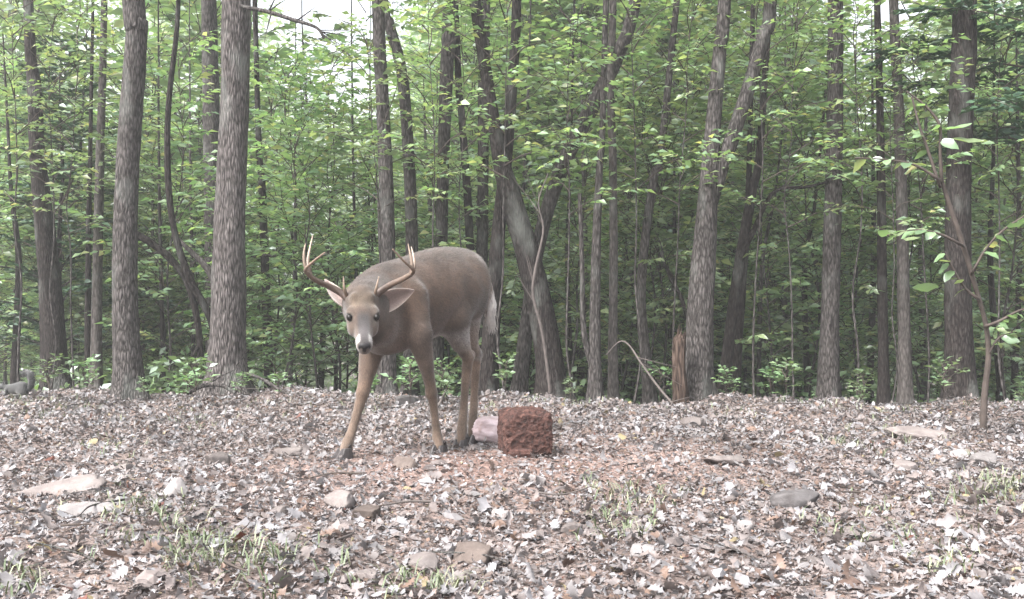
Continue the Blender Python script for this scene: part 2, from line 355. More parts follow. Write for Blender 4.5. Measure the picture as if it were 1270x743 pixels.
ELLS = [grid_leaf(ELL_S, np.array(ELL_W) * lr.uniform(.8, 1.2), lr.uniform(-1.6, 2.0), lr.uniform(-.9, 1.1), lr.uniform(-1, 1), .03, 40 + i) for i in range(8)]
FRGS = [grid_leaf(FRG_S, np.array(FRG_W) * lr.uniform(.6, 1.2, 3), lr.uniform(-1, 1), lr.uniform(-.6, .6), lr.uniform(-1, 1), .08, 60 + i) for i in range(6)]
scatter(120000, 1.6, 8.4, 0.005, 0.016, FRGS, 0.005, 0.3, 0.72, 0.5)
scatter(75000, 1.6, 8.4, 0.010, 0.027, FRGS, 0.009, 0.34, 0.76, 0.3)
scatter(24000, 1.6, 9.0, 0.018, 0.042, ELLS, 0.013, 0.34, 0.85, 0.15)
scatter(2600, 1.6, 5.0, 0.03, 0.065, OAKS, 0.014, 0.3, 0.9, 0.12)
scatter(9000, 4.8, 9.2, 0.025, 0.06, OAK_LO, 0.018, 0.4, 0.9, 0.2)
lit = ob('leaf_litter', LG.mesh('leaf_litter', [M['litter']]))
tag(lit, 'dry grey and tan leaf litter covering the forest floor', 'leaf litter', kind='stuff')

# the largest single leaves in the foreground, pieces of the ground
leaf_meshes = []
for i in range(8):
    g = Geo(); tm = OAKS[i]; g.add(tm[0], tm[1]); leaf_meshes.append(g.mesh('leaf', [M['litter']]))
for i in range(4):
    g = Geo(); tm = ELLS[i]; g.add(tm[0], tm[1]); leaf_meshes.append(g.mesh('leaf', [M['litter']]))
for i in range(280):
    y = 2.3 + 2.0 * rng.random() ** 1.3; x = (rng.random() * 2 - 1) * 0.54 * y
    if trodden(x, y) > 0.75: continue
    s_ = rng.uniform(0.045, 0.075)
    ob('leaf', leaf_meshes[int(rng.integers(0, 12))], ground, (x, y, gz(x, y) + 0.016 + 0.010 * rng.random()),
       (rng.normal(0, .3) + (math.pi if rng.random() < .25 else 0), rng.normal(0, .25), rng.uniform(0, 6.28)), s_)

# ------------------------------------------------------------------ trees
def tree_wob(seed, amp=0.06, ridges=9):
    ph = np.random.default_rng(seed).uniform(0, 6.28, 8)
    def w(i, th, pts):
        z = pts[:, 2:3]
        th = th[None]
        r = 1 + amp * (0.6 * np.sin(ridges * th + 0.8 * np.sin(3.1 * z + ph[0]) + ph[1]) * np.sin(5 * z + 2 * th + ph[2]) + 0.5 * np.sin(2 * th + 1.7 * z + ph[3]) + 0.35 * np.sin(3 * th - 2.9 * z + ph[4]))
        r = r + amp * 0.5 * np.sin((ridges * 2 + 1) * th + 1.5 * np.sin(7 * z + ph[5])) * np.sin(13 * z + 3 * th + ph[6])
        return r
    return w

def grow(seed, H, r0, crown0, nb, blen, leaf, leaf_mat_key, wood_key, elev=(40, 0), tmpl=T4, twig=0.32, per_twig=8, twig_step=0.16, lean=0.05, droop=0.25, tilt=0.5, sub=False, top_taper=0.55, stem_seg=8):
    """a woody plant: stem with side branches, twigs and leaves in flattish sprays"""
    r = np.random.default_rng(seed); wood = Geo(); fol = Geo(); br = Geo()
    k = 9; zz = np.linspace(0, H, k)
    wob = np.cumsum(r.normal(0, lean * H / k, (k, 2)), axis=0); wob[0] = 0
    stem = spline(np.column_stack([wob, zz]), 40)
    wood.tube(stem, r0 * (1 - 0.9 * np.linspace(0, 1, 40) ** 0.9), stem_seg, 0, tree_wob(seed))
    LP, LD, LN, LS = [], [], [], []
    def twig_leaves(p, d, L):
        e = p + d * L + V(0, 0, -0.08 * L)
        br.tube(spline([p, (p + e) / 2 + V(0, 0, 0.04 * L), e], 4), np.linspace(0.0035, 0.0015, 4) * (leaf / 0.09), 3, 0, cap=False)
        for i in range(per_twig):
            t = (i + 0.6 + 0.3 * r.random()) / per_twig; q = p + (e - p) * t
            side = nrm(np.cross(d, V(0, 0, 1))) * (1 if i % 2 else -1)
            ld = d * r.uniform(.3, .9) + side * r.uniform(.5, 1.1) + V(0, 0, -droop * r.uniform(0, 1.6))
            nn = V(r.normal(0, tilt), r.normal(0, tilt), 1)
            LP.append(q); LD.append(ld); LN.append(nn); LS.append(leaf * r.uniform(.65, 1.25))
    def branch(p, azm, e0, e1, L, rad, level):
        n = max(4, int(L / 0.22)); q = p.copy(); path = [q.copy()]; a = azm
        for i in range(n):
            t = i / n; e = math.radians(e0 + (e1 - e0) * t) + r.normal(0, .1); a += r.normal(0, .18)
            d = V(math.cos(a) * math.cos(e), math.sin(a) * math.cos(e), math.sin(e)); q = q + d * L / n; path.append(q.copy())
        path = np.array(path); (wood if rad > 0.012 else br).tube(path, np.linspace(rad, rad * .3, len(path)), 5 if rad > .01 else 4, 0, cap=False)
        if level:
            m = max(3, int(L / 0.45))
            for i in range(m):
                t = 0.25 + 0.75 * (i + r.random()) / m; j = min(int(t * n), n - 1); q = path[j] + (path[j + 1] - path[j]) * (t * n - j if t * n - j <= 1 else 1)
                branch(q, azm + r.choice([-1, 1]) * r.uniform(.4, 1.2), e1 + r.uniform(-5, 30), e1 - 5, L * (0.5 - 0.25 * t) * r.uniform(.7, 1.2) + 0.25, rad * .4, level - 1)
        m = max(2, int(L * 0.85 / twig_step))
        for i in range(m):
            t = 0.18 + 0.82 * (i + r.random()) / m; f = min(t, .999) * n; j = int(f); q = path[j] + (path[j + 1] - path[j]) * (f - j)
            bd = nrm(path[j + 1] - path[j]); sd = nrm(np.cross(bd, V(0, 0, 1))) * (1 if i % 2 else -1)
            twig_leaves(q, nrm(bd * r.uniform(.4, 1) + sd * r.uniform(.5, 1) + V(0, 0, r.normal(0, .2))), twig * r.uniform(.6, 1.3))
        twig_leaves(path[-1], nrm(path[-1] - path[-2]), twig)
    for i in range(nb):
        t = crown0 + (1 - crown0) * (i + r.random()) / nb
        f = t * 39; j = min(int(f), 38); p = stem[j] + (stem[j + 1] - stem[j]) * (f - j)
        tt = (t - crown0) / (1 - crown0)
        shape = (0.55 + 0.9 * tt * (1 - tt)) * (1 - top_taper * tt)
        branch(p, i * 2.399 + r.normal(0, .5), elev[0] + 25 * tt, elev[1] + 15 * tt, blen * shape * 1.45 * r.uniform(.65, 1.3), max(.006, r0 * .33 * (1 - .7 * t)), 1 if sub else 0)
    fol.leaves(LP, LD, LN, LS, tmpl, 0)
    m1 = wood.mesh('stem', [M[wood_key]])
    # fine twigs ride in the foliage part with their own material slot
    for v, f in zip(br.v, br.f): pass
    off = fol.n
    if br.n:
        bv = np.concatenate(br.v); bf = np.concatenate(br.f); fol.add(bv, bf, 1)
    m2 = fol.mesh('foliage', [M[leaf_mat_key], M['twig']])
    return m1, m2, len(LP)

def copy_pair(name, label, cat, meshes, loc, rz, sc, group, parts=('stem', 'foliage')):
    t = thing(name, label, cat, loc, rz, group, sc)
    for nm, me in zip(parts, meshes): ob(nm, me, t)
    return t

# crowns carried above the picture by the trees along the clearing
CROWNS = []
for i in range(4):
    a, b, n = grow(300 + i, 5.0, 0.07, 0.02, 11, 1.9, 0.115, 'leaf_far', 'bark', (35, 5), T2, 0.4, 7, 0.26, sub=True, top_taper=0.4, stem_seg=6)
    CROWNS.append((a, b))

def trunk_from_px(path, d, seg=26):
    """path rows: u, v, width in px (photo grid), top first or bottom first; d: distance (number or per row)"""
    path = sorted(path, key=lambda q: -q[1])
    ds = [d] * len(path) if not hasattr(d, '__len__') else d
    return np.array([[*P(u, v, dd), w * dd / FPX / 2] for (u, v, w), dd in zip(path, ds)])

def make_tree(name, label, path, d, key, limbs=(), crown=None, height=10.5, group=None, flare=0.42, seed=0, cat='tree', ground_base=True, forks=(), top=True, amp=0.06):
    pr = trunk_from_px(path, d)
    lo, hi = pr[0], pr[-1]
    rows = list(pr)
    if ground_base:
        zb = gz(lo[0], lo[1]) - 0.06
        if lo[2] > zb + 0.1:
            dirv = (pr[0] - pr[1]); k = (lo[2] - zb) / max(.15, pr[1][2] - pr[0][2])
            bx = lo[0] + np.clip(dirv[0] * k * .5, -.3, .3); by = lo[1]
            rows.insert(0, np.array([bx, by, gz(bx, by) - 0.06, lo[3] * 1.06]))
        else:
            rows[0] = np.array([lo[0], lo[1], zb, lo[3]])
    base = rows[0][:3].copy(); base[2] += 0.06
    topz = hi[2]
    if top and height > topz + 0.5:
        dv = nrm(pr[-1][:3] - pr[-2][:3]); 
        for k in (0.35, 0.7, 1.0):
            hh = (height - topz) * k
            rows.append(np.array([hi[0] + dv[0] / max(.3, dv[2]) * min(hh, 2.0) * .6, hi[1] + 0.02 * hh, topz + hh, hi[3] * (1 - .75 * k)]))
    rows = np.array(rows)
    n = int(max(30, min(120, (rows[-1][2] - rows[0][2]) / 0.09)))
    sp = spline(rows, n)
    sp[:, 3] = np.maximum(sp[:, 3], 0.004)
    h = sp[:, 2] - base[2]
    rad = sp[:, 3] * (1 + flare * np.exp(-np.maximum(h, 0) / 0.11))
    ph = seed * 1.7
    root = thing(name, label, cat, base, 0, group)
    g = Geo(); w0 = tree_wob(seed, amp)
    def wob(i, th, pts):
        r = w0(i, th, pts)
        fl = np.exp(-np.maximum(pts[:, 2:3] - base[2], 0) / 0.12) * flare * 0.5
        return r + fl * np.sin(4 * th[None] + ph) 
    g.tube(sp[:, :3], rad, 26 if rad.max() > .07 else 14, 0, wob)
    ob('trunk', g.mesh('trunk', [M[key]], origin=base), root)
    for fk in forks:                       # a second stem that leaves the trunk
        f = trunk_from_px(fk, d if not hasattr(d, '__len__') else d[-1]); fr = list(f)
        a = f[-1]
        if a[2] < 4.5 and fk[0][1] < 40:
            dv = f[-1] - f[-2]
            fr.append(np.array([a[0] + dv[0] * .6, a[1], a[2] + 2.5, a[3] * .6])); fr.append(np.array([a[0] + dv[0] * .8, a[1], a[2] + 4.5, a[3] * .2]))
        fs = spline(np.array(fr), 60); q = Geo(); q.tube(fs[:, :3], np.maximum(fs[:, 3], .003), 16, 0, tree_wob(seed + 5, amp))
        ob('limb', q.mesh('limb', [M[key]], origin=base), root)
    for lb in limbs:
        f = trunk_from_px(lb['p'], lb.get('d', d)) if 'p' in lb else lb['rows']
        if 'p' in lb and lb['p'][0][1] < lb['p'][-1][1]: f = f
        fs = spline(f, 26); q = Geo(); q.tube(fs[:, :3], np.maximum(fs[:, 3], .002), 8, 0, tree_wob(seed + 9, .08))
        ob('limb', q.mesh('limb', [M[lb.get('m', key)]], origin=base), root)
    if crown is not None:
        cz = crown if crown > 1 else 4.6
        c = CROWNS[seed % 4]; j = int(np.argmin(abs(sp[:, 2] - cz)))
        loc = sp[j, :3] - base
        ob('crown', c[1], root, loc, (0, 0, seed * 1.3), 1.0); ob('crown_branches', c[0], root, loc, (0, 0, seed * 1.3), 1.0)
    return root

LAND = [(20, 'the squirrel'), (69, 'the dark crooked tree'), (118, 'the slim pale young tree'), (160, 'the waving trunk'), (222, 'the bowed thin sapling'), (283, 'the thick plated trunk'), (335, 'the fallen branch'), (390, 'the low antler'), (450, 'the deer head'), (510, 'the deer shoulder'),
        (555, 'the deer back'), (603, 'the deer tail'), (645, 'the crossing leaning trunks'), (687, 'the stout leaning trunk'), (740, 'the low-forking slim tree'), (761, 'the straight pale slim tree'), (803, 'the kinked slender tree'), (843, 'the broken stump'), (870, 'the thick forked trunk'), (910, 'the dark crooked young tree'),
        (1028, 'the lone brownish trunk'), (1096, 'the darker trunk of the close pair'), (1122, 'the paler trunk of the close pair'), (1190, 'the thick dark furrowed trunk'), (1222, 'the foreground sapling'), (1300, 'the dark cedar')]
def beside_u(u, d): return ('close behind ' if d < 10.8 else 'some way behind ') + min(LAND, key=lambda q: abs(q[0] - u))[1]
# --- trees standing along the edge of the clearing and just beyond it
T = make_tree
T('oak_tree', 'dark grey tree with gently waving trunk left of the thick plated trunk', [(166, 0, 27), (170, 30, 26), (163, 130, 28), (157, 230, 28), (155, 330, 29), (157, 420, 31), (160, 487, 38)], 7.4, 'bark', crown=4.4, seed=1)
T('hickory_tree', 'thickest tree in the wood, straight trunk with flaky grey plated bark', [(293, 0, 34), (291, 120, 35), (286, 250, 38), (284, 350, 41), (282, 430, 44), (281, 482, 52)], 7.7, 'bark_plate', crown=4.6, seed=2, height=12)
T('oak_tree', 'grey trunk half hidden behind the thick plated trunk', [(259, 0, 19), (262, 130, 20), (264, 260, 21), (266, 380, 22), (268, 470, 24)], 10.5, 'bark', crown=6, seed=3)
T('bent_sapling', 'thin dark sapling bowed sideways towards the thick plated trunk', [(222, -20, 5), (219, 40, 6), (209, 130, 7), (208, 210, 8), (215, 280, 8), (235, 345, 9), (262, 398, 9), (274, 470, 10)], 7.9, 'bark_dark', seed=4, flare=.1, height=4.5, amp=.04)
T('oak_tree', 'dark crooked tree at the shaded end of the wood behind the squirrel', [(36, 30, 12), (43, 110, 16), (46, 190, 18), (56, 290, 24), (64, 380, 28), (69, 480, 34)], 8.8, 'bark_dark', crown=5.5, seed=5)
T('young_tree', 'slim pale young tree between the squirrel and the waving trunk', [(128, 60, 8), (124, 200, 10), (121, 330, 12), (119, 480, 15)], 8.8, 'bark_pale', crown=5.5, seed=6)
T('young_tree', 'slim dark young tree touching the pale one beside the waving trunk', [(112, 180, 5), (110, 300, 7), (109, 400, 8), (110, 480, 9)], 9.2, 'bark_dark', seed=7, height=6)
T('young_tree', 'dark slim tree standing right behind the fallen branch', [(320, 150, 7), (325, 230, 9), (329, 340, 10), (334, 480, 12)], 9.5, 'bark_dark', crown=5, seed=8)
T('oak_tree', 'straight grey trunk rising behind the antler on the fallen branch side of the deer back', [(469, 0, 16), (474, 120, 16), (479, 230, 18), (481, 340, 19), (480, 440, 22), (479, 492, 27)], 8.1, 'bark', crown=5, seed=9)
T('oak_tree', 'grey trunk leaning in at its top behind the deer shoulder', [(474, -15, 12), (483, 30, 13), (499, 95, 14), (507, 200, 15), (511, 310, 16), (510, 420, 18), (508, 490, 20)], 8.4, 'bark', crown=5.5, seed=10)
T('oak_tree', 'straight trunk rising behind the middle of the deer back', [(558, 0, 17), (554, 90, 17), (550, 200, 15), (547, 310, 15), (543, 420, 16), (541, 490, 19)], 8.8, 'bark', crown=6, seed=11)
T('young_tree', 'thin dark tree rising just behind the deer rump', [(567, 60, 8), (573, 150, 9), (579, 230, 10), (584, 340, 11), (586, 480, 12)], 8.9, 'bark_dark', crown=6, seed=12)
T('oak_tree', 'slender straight grey trunk above the deer tail', [(601, 0, 13), (600, 120, 14), (599, 240, 14), (597, 350, 15), (596, 480, 17)], 9.0, 'bark', crown=6, seed=13)
T('oak_tree', 'dark slightly leaning trunk beside the deer tail', [(641, 0, 12), (637, 80, 13), (629, 180, 15), (620, 270, 16), (611, 380, 20), (605, 485, 24)], 8.0, 'bark_dark', crown=5, seed=14)
T('leaning_tree', 'stout dark trunk leaning left behind the reddish mineral block', [(612, 150, 17), (632, 240, 27), (652, 305, 29), (668, 370, 31), (680, 440, 33), (687, 497, 40)], 7.9, 'bark_dark', crown=4.6, seed=15, height=7.5)
T('leaning_tree', 'grey trunk leaning right that crosses behind the stout leaning trunk', [(792, -20, 14), (765, 70, 17), (738, 125, 18), (705, 190, 19), (682, 250, 18), (667, 310, 17), (655, 390, 17), (643, 490, 20)], 8.3, 'bark', crown=5, seed=16)
T('young_tree', 'straight slim pale tree between the block and the thick forked trunk', [(760, 0, 9), (757, 100, 9), (760, 200, 10), (761, 330, 11), (760, 430, 12), (761, 496, 14)], 7.9, 'bark_pale', crown=5, seed=17)
T('forked_tree', 'slim tree forking low into two upright stems beyond the block', [(748, 130, 8), (744, 200, 9), (740, 290, 11), (738, 380, 13), (738, 450, 15), (739, 500, 20)], 7.7, 'bark', forks=[[(719, 240, 5), (722, 330, 6), (724, 410, 7), (737, 462, 10)]], crown=5, seed=18)
T('forked_tree', 'thick grey tree that divides into two tall stems beside the broken stump', [(899, -10, 16), (893, 60, 17), (886, 140, 19), (881, 200, 22), (876, 270, 26), (870, 360, 31), (867, 430, 34), (865, 500, 42)], 7.6, 'bark', forks=[[(956, -15, 15), (946, 45, 16), (928, 110, 17), (910, 165, 18), (893, 215, 17), (878, 270, 15)]], crown=4.6, seed=19)
T('young_tree', 'dark crooked young tree close behind the thick forked trunk', [(945, 150, 8), (932, 240, 12), (918, 320, 13), (907, 400, 14), (897, 490, 16)], 8.0, 'bark_dark', seed=20, crown=5, limbs=[{'p': [(918, 320, 8), (935, 285, 7), (960, 238, 5), (1000, 232, 4), (1032, 224, 3)], 'd': 7.95}])
T('young_tree', 'dark upright young tree beside the crooked one behind the forked trunk', [(928, 240, 7), (922, 330, 10), (915, 420, 12), (912, 492, 13)], 8.2, 'bark_dark', seed=21, crown=5.5)
T('oak_tree', 'brownish medium trunk standing alone between forked tree and paired slim trunks', [(1036, 0, 18), (1036, 110, 18), (1034, 220, 20), (1031, 330, 22), (1029, 420, 24), (1027, 502, 29)], 8.0, 'bark', crown=5.5, seed=22)
T('young_tree', 'darker straight slim trunk of the close pair', [(1088, 0, 8), (1091, 120, 9), (1093, 260, 11), (1095, 400, 12), (1096, 500, 14)], 8.0, 'bark_dark', crown=5.5, seed=23)
T('young_tree', 'paler straight slim trunk of the close pair', [(1109, 20, 11), (1114, 120, 12), (1118, 240, 14), (1121, 380, 15), (1123, 500, 18)], 7.9, 'bark_pale', crown=5, seed=24)
T('oak_tree', 'thick dark furrowed trunk behind the bushy foreground sapling', [(1196, 0, 28), (1193, 110, 29), (1189, 220, 30), (1188, 330, 31), (1189, 430, 33), (1190, 502, 40)], 7.5, 'bark_dark', crown=4.6, seed=25, height=12)
T('young_tree', 'slender grey tree with a kinked stem beyond the arched pale twig', [(822, 170, 9), (812, 215, 10), (801, 290, 11), (795, 370, 12), (800, 440, 14), (806, 492, 16)], 8.2, 'bark', crown=5.5, seed=26)
for (u0, u1, d, w, k, s_) in [(438, 446, 11, 6, 'bark_dark', 31), (458, 457, 12, 5, 'bark_dark', 32), (708, 709, 9.5, 7, 'bark_dark', 33), (722, 721, 11.5, 8, 'bark', 34), (962, 941, 9, 6, 'bark', 35), (1010, 1001, 9.6, 8, 'bark_dark', 36),
        (1083, 1079, 10.5, 9, 'bark_dark', 37), (1232, 1240, 9, 9, 'bark_dark', 38), (1148, 1146, 12, 8, 'bark', 39), (197, 203, 10, 6, 'bark_dark', 40), (236, 240, 11, 6, 'bark', 41), (366, 360, 11, 6, 'bark', 42), (392, 398, 12.5, 8, 'bark', 43),
        (836, 829, 11, 6, 'bark_dark', 44), (974, 977, 12.5, 7, 'bark', 45), (1060, 1058, 13, 8, 'bark_dark', 46), (14, 18, 10, 10, 'bark_dark', 47), (96, 92, 11.5, 8, 'bark_dark', 48), (528, 530, 13, 8, 'bark', 49), (782, 786, 13, 8, 'bark_dark', 50), (653, 650, 13, 8, 'bark', 51), (1262, 1258, 11, 8, 'bark_dark', 52)]:
    um = (u0 + u1) / 2 + random.uniform(-8, 8)
    T('sapling_stem', 'thin bare stem among the shrubs %s' % beside_u(u1, d), [(u0, random.uniform(130, 260), w * .5), (um, 330, w * .8), (u1, 470, w), (u1, 490, w * 1.1)], d, k, seed=s_, flare=.1, height=random.uniform(3.5, 5.5), group='thin stems of the understory', amp=.04)

# broken stump
g = Geo(); sp = spline(np.array([[*P(845, 512, 7.4), .062], [*P(844, 480, 7.4), .055], [*P(842, 450, 7.4), .05], [*P(843, 425, 7.4), .047], [*P(845, 415, 7.4), .035]]), 26)
w1 = tree_wob(77, .16, 7)
def jag(i, th, pts):
    r = w1(i, th, pts); r[-4:] *= 0.55 + 0.5 * np.abs(np.sin(2.5 * th))[None]; return r
g.tube(sp[:, :3], sp[:, 3], 18, 0, jag)
for a in range(7):
    b = sp[-3, :3] + V(.03 * math.cos(a * .9), .03 * math.sin(a * .9), -.02); g.tube([b, b + V(.008, 0, random.uniform(.05, .15))], [.012, .001], 5)
st = thing('broken_stump', 'rotten reddish broken stump beside the thick forked trunk', 'stump', sp[0, :3])
ob('trunk', g.mesh('trunk', [M['snag']], origin=sp[0, :3]), st)

# ------------------------------------------------------------------ understory and far trees
SAPS = []
for i in range(8):
    a, b, n = grow(100 + i, 3.6, 0.016, 0.10, 30, 1.05, 0.11, 'leaf', 'bark', (38, 0), T4, 0.32, 9, 0.13, lean=.10)
    SAPS.append((a, b))
SHR = []
for i in range(5):
    a, b, n = grow(140 + i, 1.25, 0.010, 0.18, 13, 0.5, 0.085, 'leaf_cool', 'twig', (45, 10), T4, 0.2, 6, 0.13, droop=.15)
    SHR.append((a, b))
SEED = []
for i in range(5):
    a, b, n = grow(160 + i, 0.30, 0.004, 0.35, 5, 0.12, 0.06, 'leaf_cool', 'twig', (50, 20), T4, 0.08, 4, 0.08, droop=.1)
    SEED.append((a, b))
FAR = []
for i in range(5):
    a, b, n = grow(200 + i, 13.0, 0.10, 0.10, 42, 2.5, 0.16, 'leaf_far', 'bark', (35, 0), T2, 0.45, 7, 0.3, sub=True, lean=.035)
    FAR.append((a, b))

# azimuths (as tan) where the wood is thin and sky shows between the crowns
GAPS = [(-0.178, 0.05, 0.20), (-0.435, 0.014, 0.15), (0.375, 0.03, 0.17), (0.06, 0.012, 0.2)]
def in_gap(x, y, pad=1.0): return any(abs(x / y - a) < w + pad / y for a, w, _ in GAPS[:3])

r2 = np.random.default_rng(42)
def beside(x, y): return min(LAND, key=lambda q: abs(q[0] - (635 + FPX * x / y)))[1]
def place(n, d0, d1, meshes, name, label, cat, group, sc, spread=0.58, gap_pad=0, parts=('stem', 'foliage'), skip=None):
    c = 0; tries = 0
    while c < n and tries < n * 30:
        tries += 1
        y = d0 + (d1 - d0) * r2.random(); x = (r2.random() * 2 - 1) * spread * y
        if gap_pad and in_gap(x, y, gap_pad): continue
        if skip and skip(x, y): continue
        m = meshes[int(r2.integers(0, len(meshes)))]
        copy_pair(name, label.replace('@', beside(x, y)), cat, m, (x, y, gz(x, y) - .03), r2.uniform(0, 6.28), r2.uniform(*sc), group, parts); c += 1
TALL = [grow(180 + i, 3.9, 0.011, 0.42, 17, 0.8, 0.085, 'leaf', 'bark', (30, -5), T4, 0.28, 8, 0.14, lean=.06)[:2] for i in range(4)]
for u_, d_, sc_ in [(22, 8.0, .95), (62, 8.3, .9), (92, 7.9, .8), (470, 8.0, .9), (528, 7.7, .95), (575, 7.9, .85), (628, 7.6, 1.0), (715, 7.5, .9), (785, 7.7, 1.0), (840, 7.9, .95), (935, 7.6, .95), (985, 7.6, .85), (1062, 7.7, .95), (1105, 7.6, .75), (1150, 7.8, .9), (1250, 7.5, .9)]:
    q = P(u_, 400, d_); copy_pair('slender_sapling', 'slender bare-stemmed sapling with leaves held high beside ' + beside(q[0], d_), 'sapling', TALL[int(r2.integers(0, 4))], (q[0], d_, gz(q[0], d_) - .03), r2.uniform(0, 6.28), sc_, 'leafy saplings of the understory')
place(40, 9.6, 13.5, SAPS, 'understory_sapling', 'leafy broadleaf sapling growing close behind @', 'sapling', 'leafy saplings of the understory', (0.6, 1.05))
place(130, 13, 27, SAPS, 'understory_sapling', 'tall leafy sapling farther off in the wood behind @', 'sapling', 'leafy saplings of the understory', (1.1, 2.3), 0.56, 0.5)
for u_, d_, sc_ in [(395, 8.6, .75), (420, 9.2, .9), (560, 9.2, .9), (712, 9.0, .9), (790, 8.9, .8), (825, 9.0, 1.0), (962, 8.7, .85), (990, 9.2, 1.0), (1066, 8.8, .85), (1152, 8.7, .9), (205, 8.9, .85), (345, 8.6, .8), (1250, 8.2, .9)]:
    q = P(u_, 400, d_); copy_pair('understory_sapling', 'slim leafy sapling at the clearing edge beside ' + beside(q[0], d_), 'sapling', SAPS[int(r2.integers(0, 8))], (q[0], d_, gz(q[0], d_) - .03), r2.uniform(0, 6.28), sc_, 'leafy saplings of the understory')
place(11, 8.3, 11.5, SHR, 'shrub', 'low leafy shrub at the clearing edge near @', 'shrub', 'low shrubs along the clearing edge', (0.5, 1.0), 0.55)
place(40, 11, 19, SHR, 'shrub', 'wider leafy shrub down the slope behind @', 'shrub', 'low shrubs along the clearing edge', (0.9, 1.9), 0.55)
place(62, 18, 46, FAR, 'forest_tree', 'tall leafy broadleaf tree standing deep in the wood behind @', 'tree', 'tall trees deep in the wood', (0.75, 1.25), 0.62, 1.4, ('trunk', 'crown'))
place(30, 6.3, 8.2, SEED, 'seedling', 'tiny leafy seedling sprouting from the litter near @', 'seedling', 'seedlings along the clearing edge', (0.5, 1.1), 0.53)

# low green growth covering the slope behind the clearing
GC = Geo(); n_ = 42000
y = 8.3 + 36 * r2.random(n_) ** 1.2; x = r2.uniform(-.62, .62, n_) * y; cl = np.sin(1.9 * x + .7 * y) * np.sin(1.1 * y - 1.3 * x); k_ = r2.random(n_) < .35 + .65 * (cl > -.1); x, y = x[k_], y[k_]; n_ = len(x)
zz_ = ground_z(x, y) + r2.random(n_) ** 1.5 * (.12 + .014 * y) * (1 + .8 * np.sin(2.3 * x + 1.7 * y))
GC.leaves(np.stack([x, y, zz_], -1), r2.normal(size=(n_, 3)) * V(1, 1, .4), r2.normal(0, .55, (n_, 3)) + V(0, 0, 1), r2.uniform(.06, .1, n_) * (1 + .035 * y), T2)
tag(ob('ground_cover', GC.mesh('ground_cover', [M['leaf_cool']])), 'low green undergrowth carpeting the slope behind the clearing', 'undergrowth', kind='stuff')

# the wood far off reads as one mass of leaves
FW = Geo(); nc = 2600
y = r2.uniform(44, 80, nc); x = r2.uniform(-.68, .68, nc) * y; tz = np.empty(nc)
for i in range(nc):
    a = x[i] / y[i]; top = 0.36 + 0.05 * math.sin(a * 31 + 1) + 0.04 * math.sin(a * 73)
    for c, w, h in GAPS: top = min(top, h + max(0, abs(a - c) - w) * 5.0)
    tz[i] = top * y[i]
zc = -5.5 + (tz + 5.5) * r2.random(nc) ** 0.9
per = 64
C = np.repeat(np.stack([x, y, zc], -1), per, 0) + r2.normal(size=(nc * per, 3)) * V(1.1, 1.1, 0.55)
FW.leaves(C, r2.normal(size=(nc * per, 3)) * V(1, 1, .5), r2.normal(0, .6, (nc * per, 3)) + V(0, 0, 1), r2.uniform(.28, .5, nc * per), T2)
fw = ob('far_woodland', FW.mesh('far_woodland', [M['leaf_far']]))
tag(fw, 'green mass of distant woodland foliage closing off the view', 'woodland', kind='stuff')

# ------------------------------------------------------------------ bodies: distance fields turned into one closed surface
def surface_nets(D, org, h):
    s = D < 0
    c = s[:-1, :-1, :-1].astype(np.int8)
    cnt = np.zeros(c.shape, np.int8)
    offs = [(i, j, k) for i in (0, 1) for j in (0, 1) for k in (0, 1)]
    nx, ny, nz = D.shape
    for i, j, k in offs: cnt += s[i:nx - 1 + i, j:ny - 1 + j, k:nz - 1 + k]
    mixed = (cnt > 0) & (cnt < 8)
    I = np.argwhere(mixed)
    vid = -np.ones(mixed.shape, np.int32); vid[mixed] = np.arange(len(I))
    vals = np.stack([D[I[:, 0] + i, I[:, 1] + j, I[:, 2] + k] for i, j, k in offs], 1)
    acc = np.zeros((len(I), 3)); num = np.zeros(len(I))
    for a in range(8):
        for b in range(a + 1, 8):
            df = np.array(offs[b]) - np.array(offs[a])
            if abs(df).sum() != 1: continue
            va, vb = vals[:, a], vals[:, b]; m = (va < 0) != (vb < 0)
            t = np.where(m, va / np.where(m, va - vb, 1), 0)
            acc += np.where(m[:, None], np.array(offs[a]) + t[:, None] * df, 0); num += m
    v = (I + acc / num[:, None]) * h + org
    F = []
    for ax in range(3):
        sl0 = [slice(None)] * 3; sl1 = [slice(None)] * 3; sl0[ax] = slice(0, -1); sl1[ax] = slice(1, None)
        e = s[tuple(sl0)] != s[tuple(sl1)]
        E = np.argwhere(e); b, c2 = [q for q in range(3) if q != ax]
        ok = (E[:, b] > 0) & (E[:, c2] > 0) & (E[:, b] < D.shape[b] - 1) & (E[:, c2] < D.shape[c2] - 1); E = E[ok]
        q = []
        for db, dc in ((-1, -1), (0, -1), (0, 0), (-1, 0)):
            G = E.copy(); G[:, b] += db; G[:, c2] += dc; q.append(vid[G[:, 0], G[:, 1], G[:, 2]])
        q = np.stack(q, 1); fl = s[E[:, 0], E[:, 1], E[:, 2]]
        if ax == 1: fl = ~fl
        q[~fl] = q[~fl][:, ::-1]
        F.append(q)
    return v, np.concatenate(F)

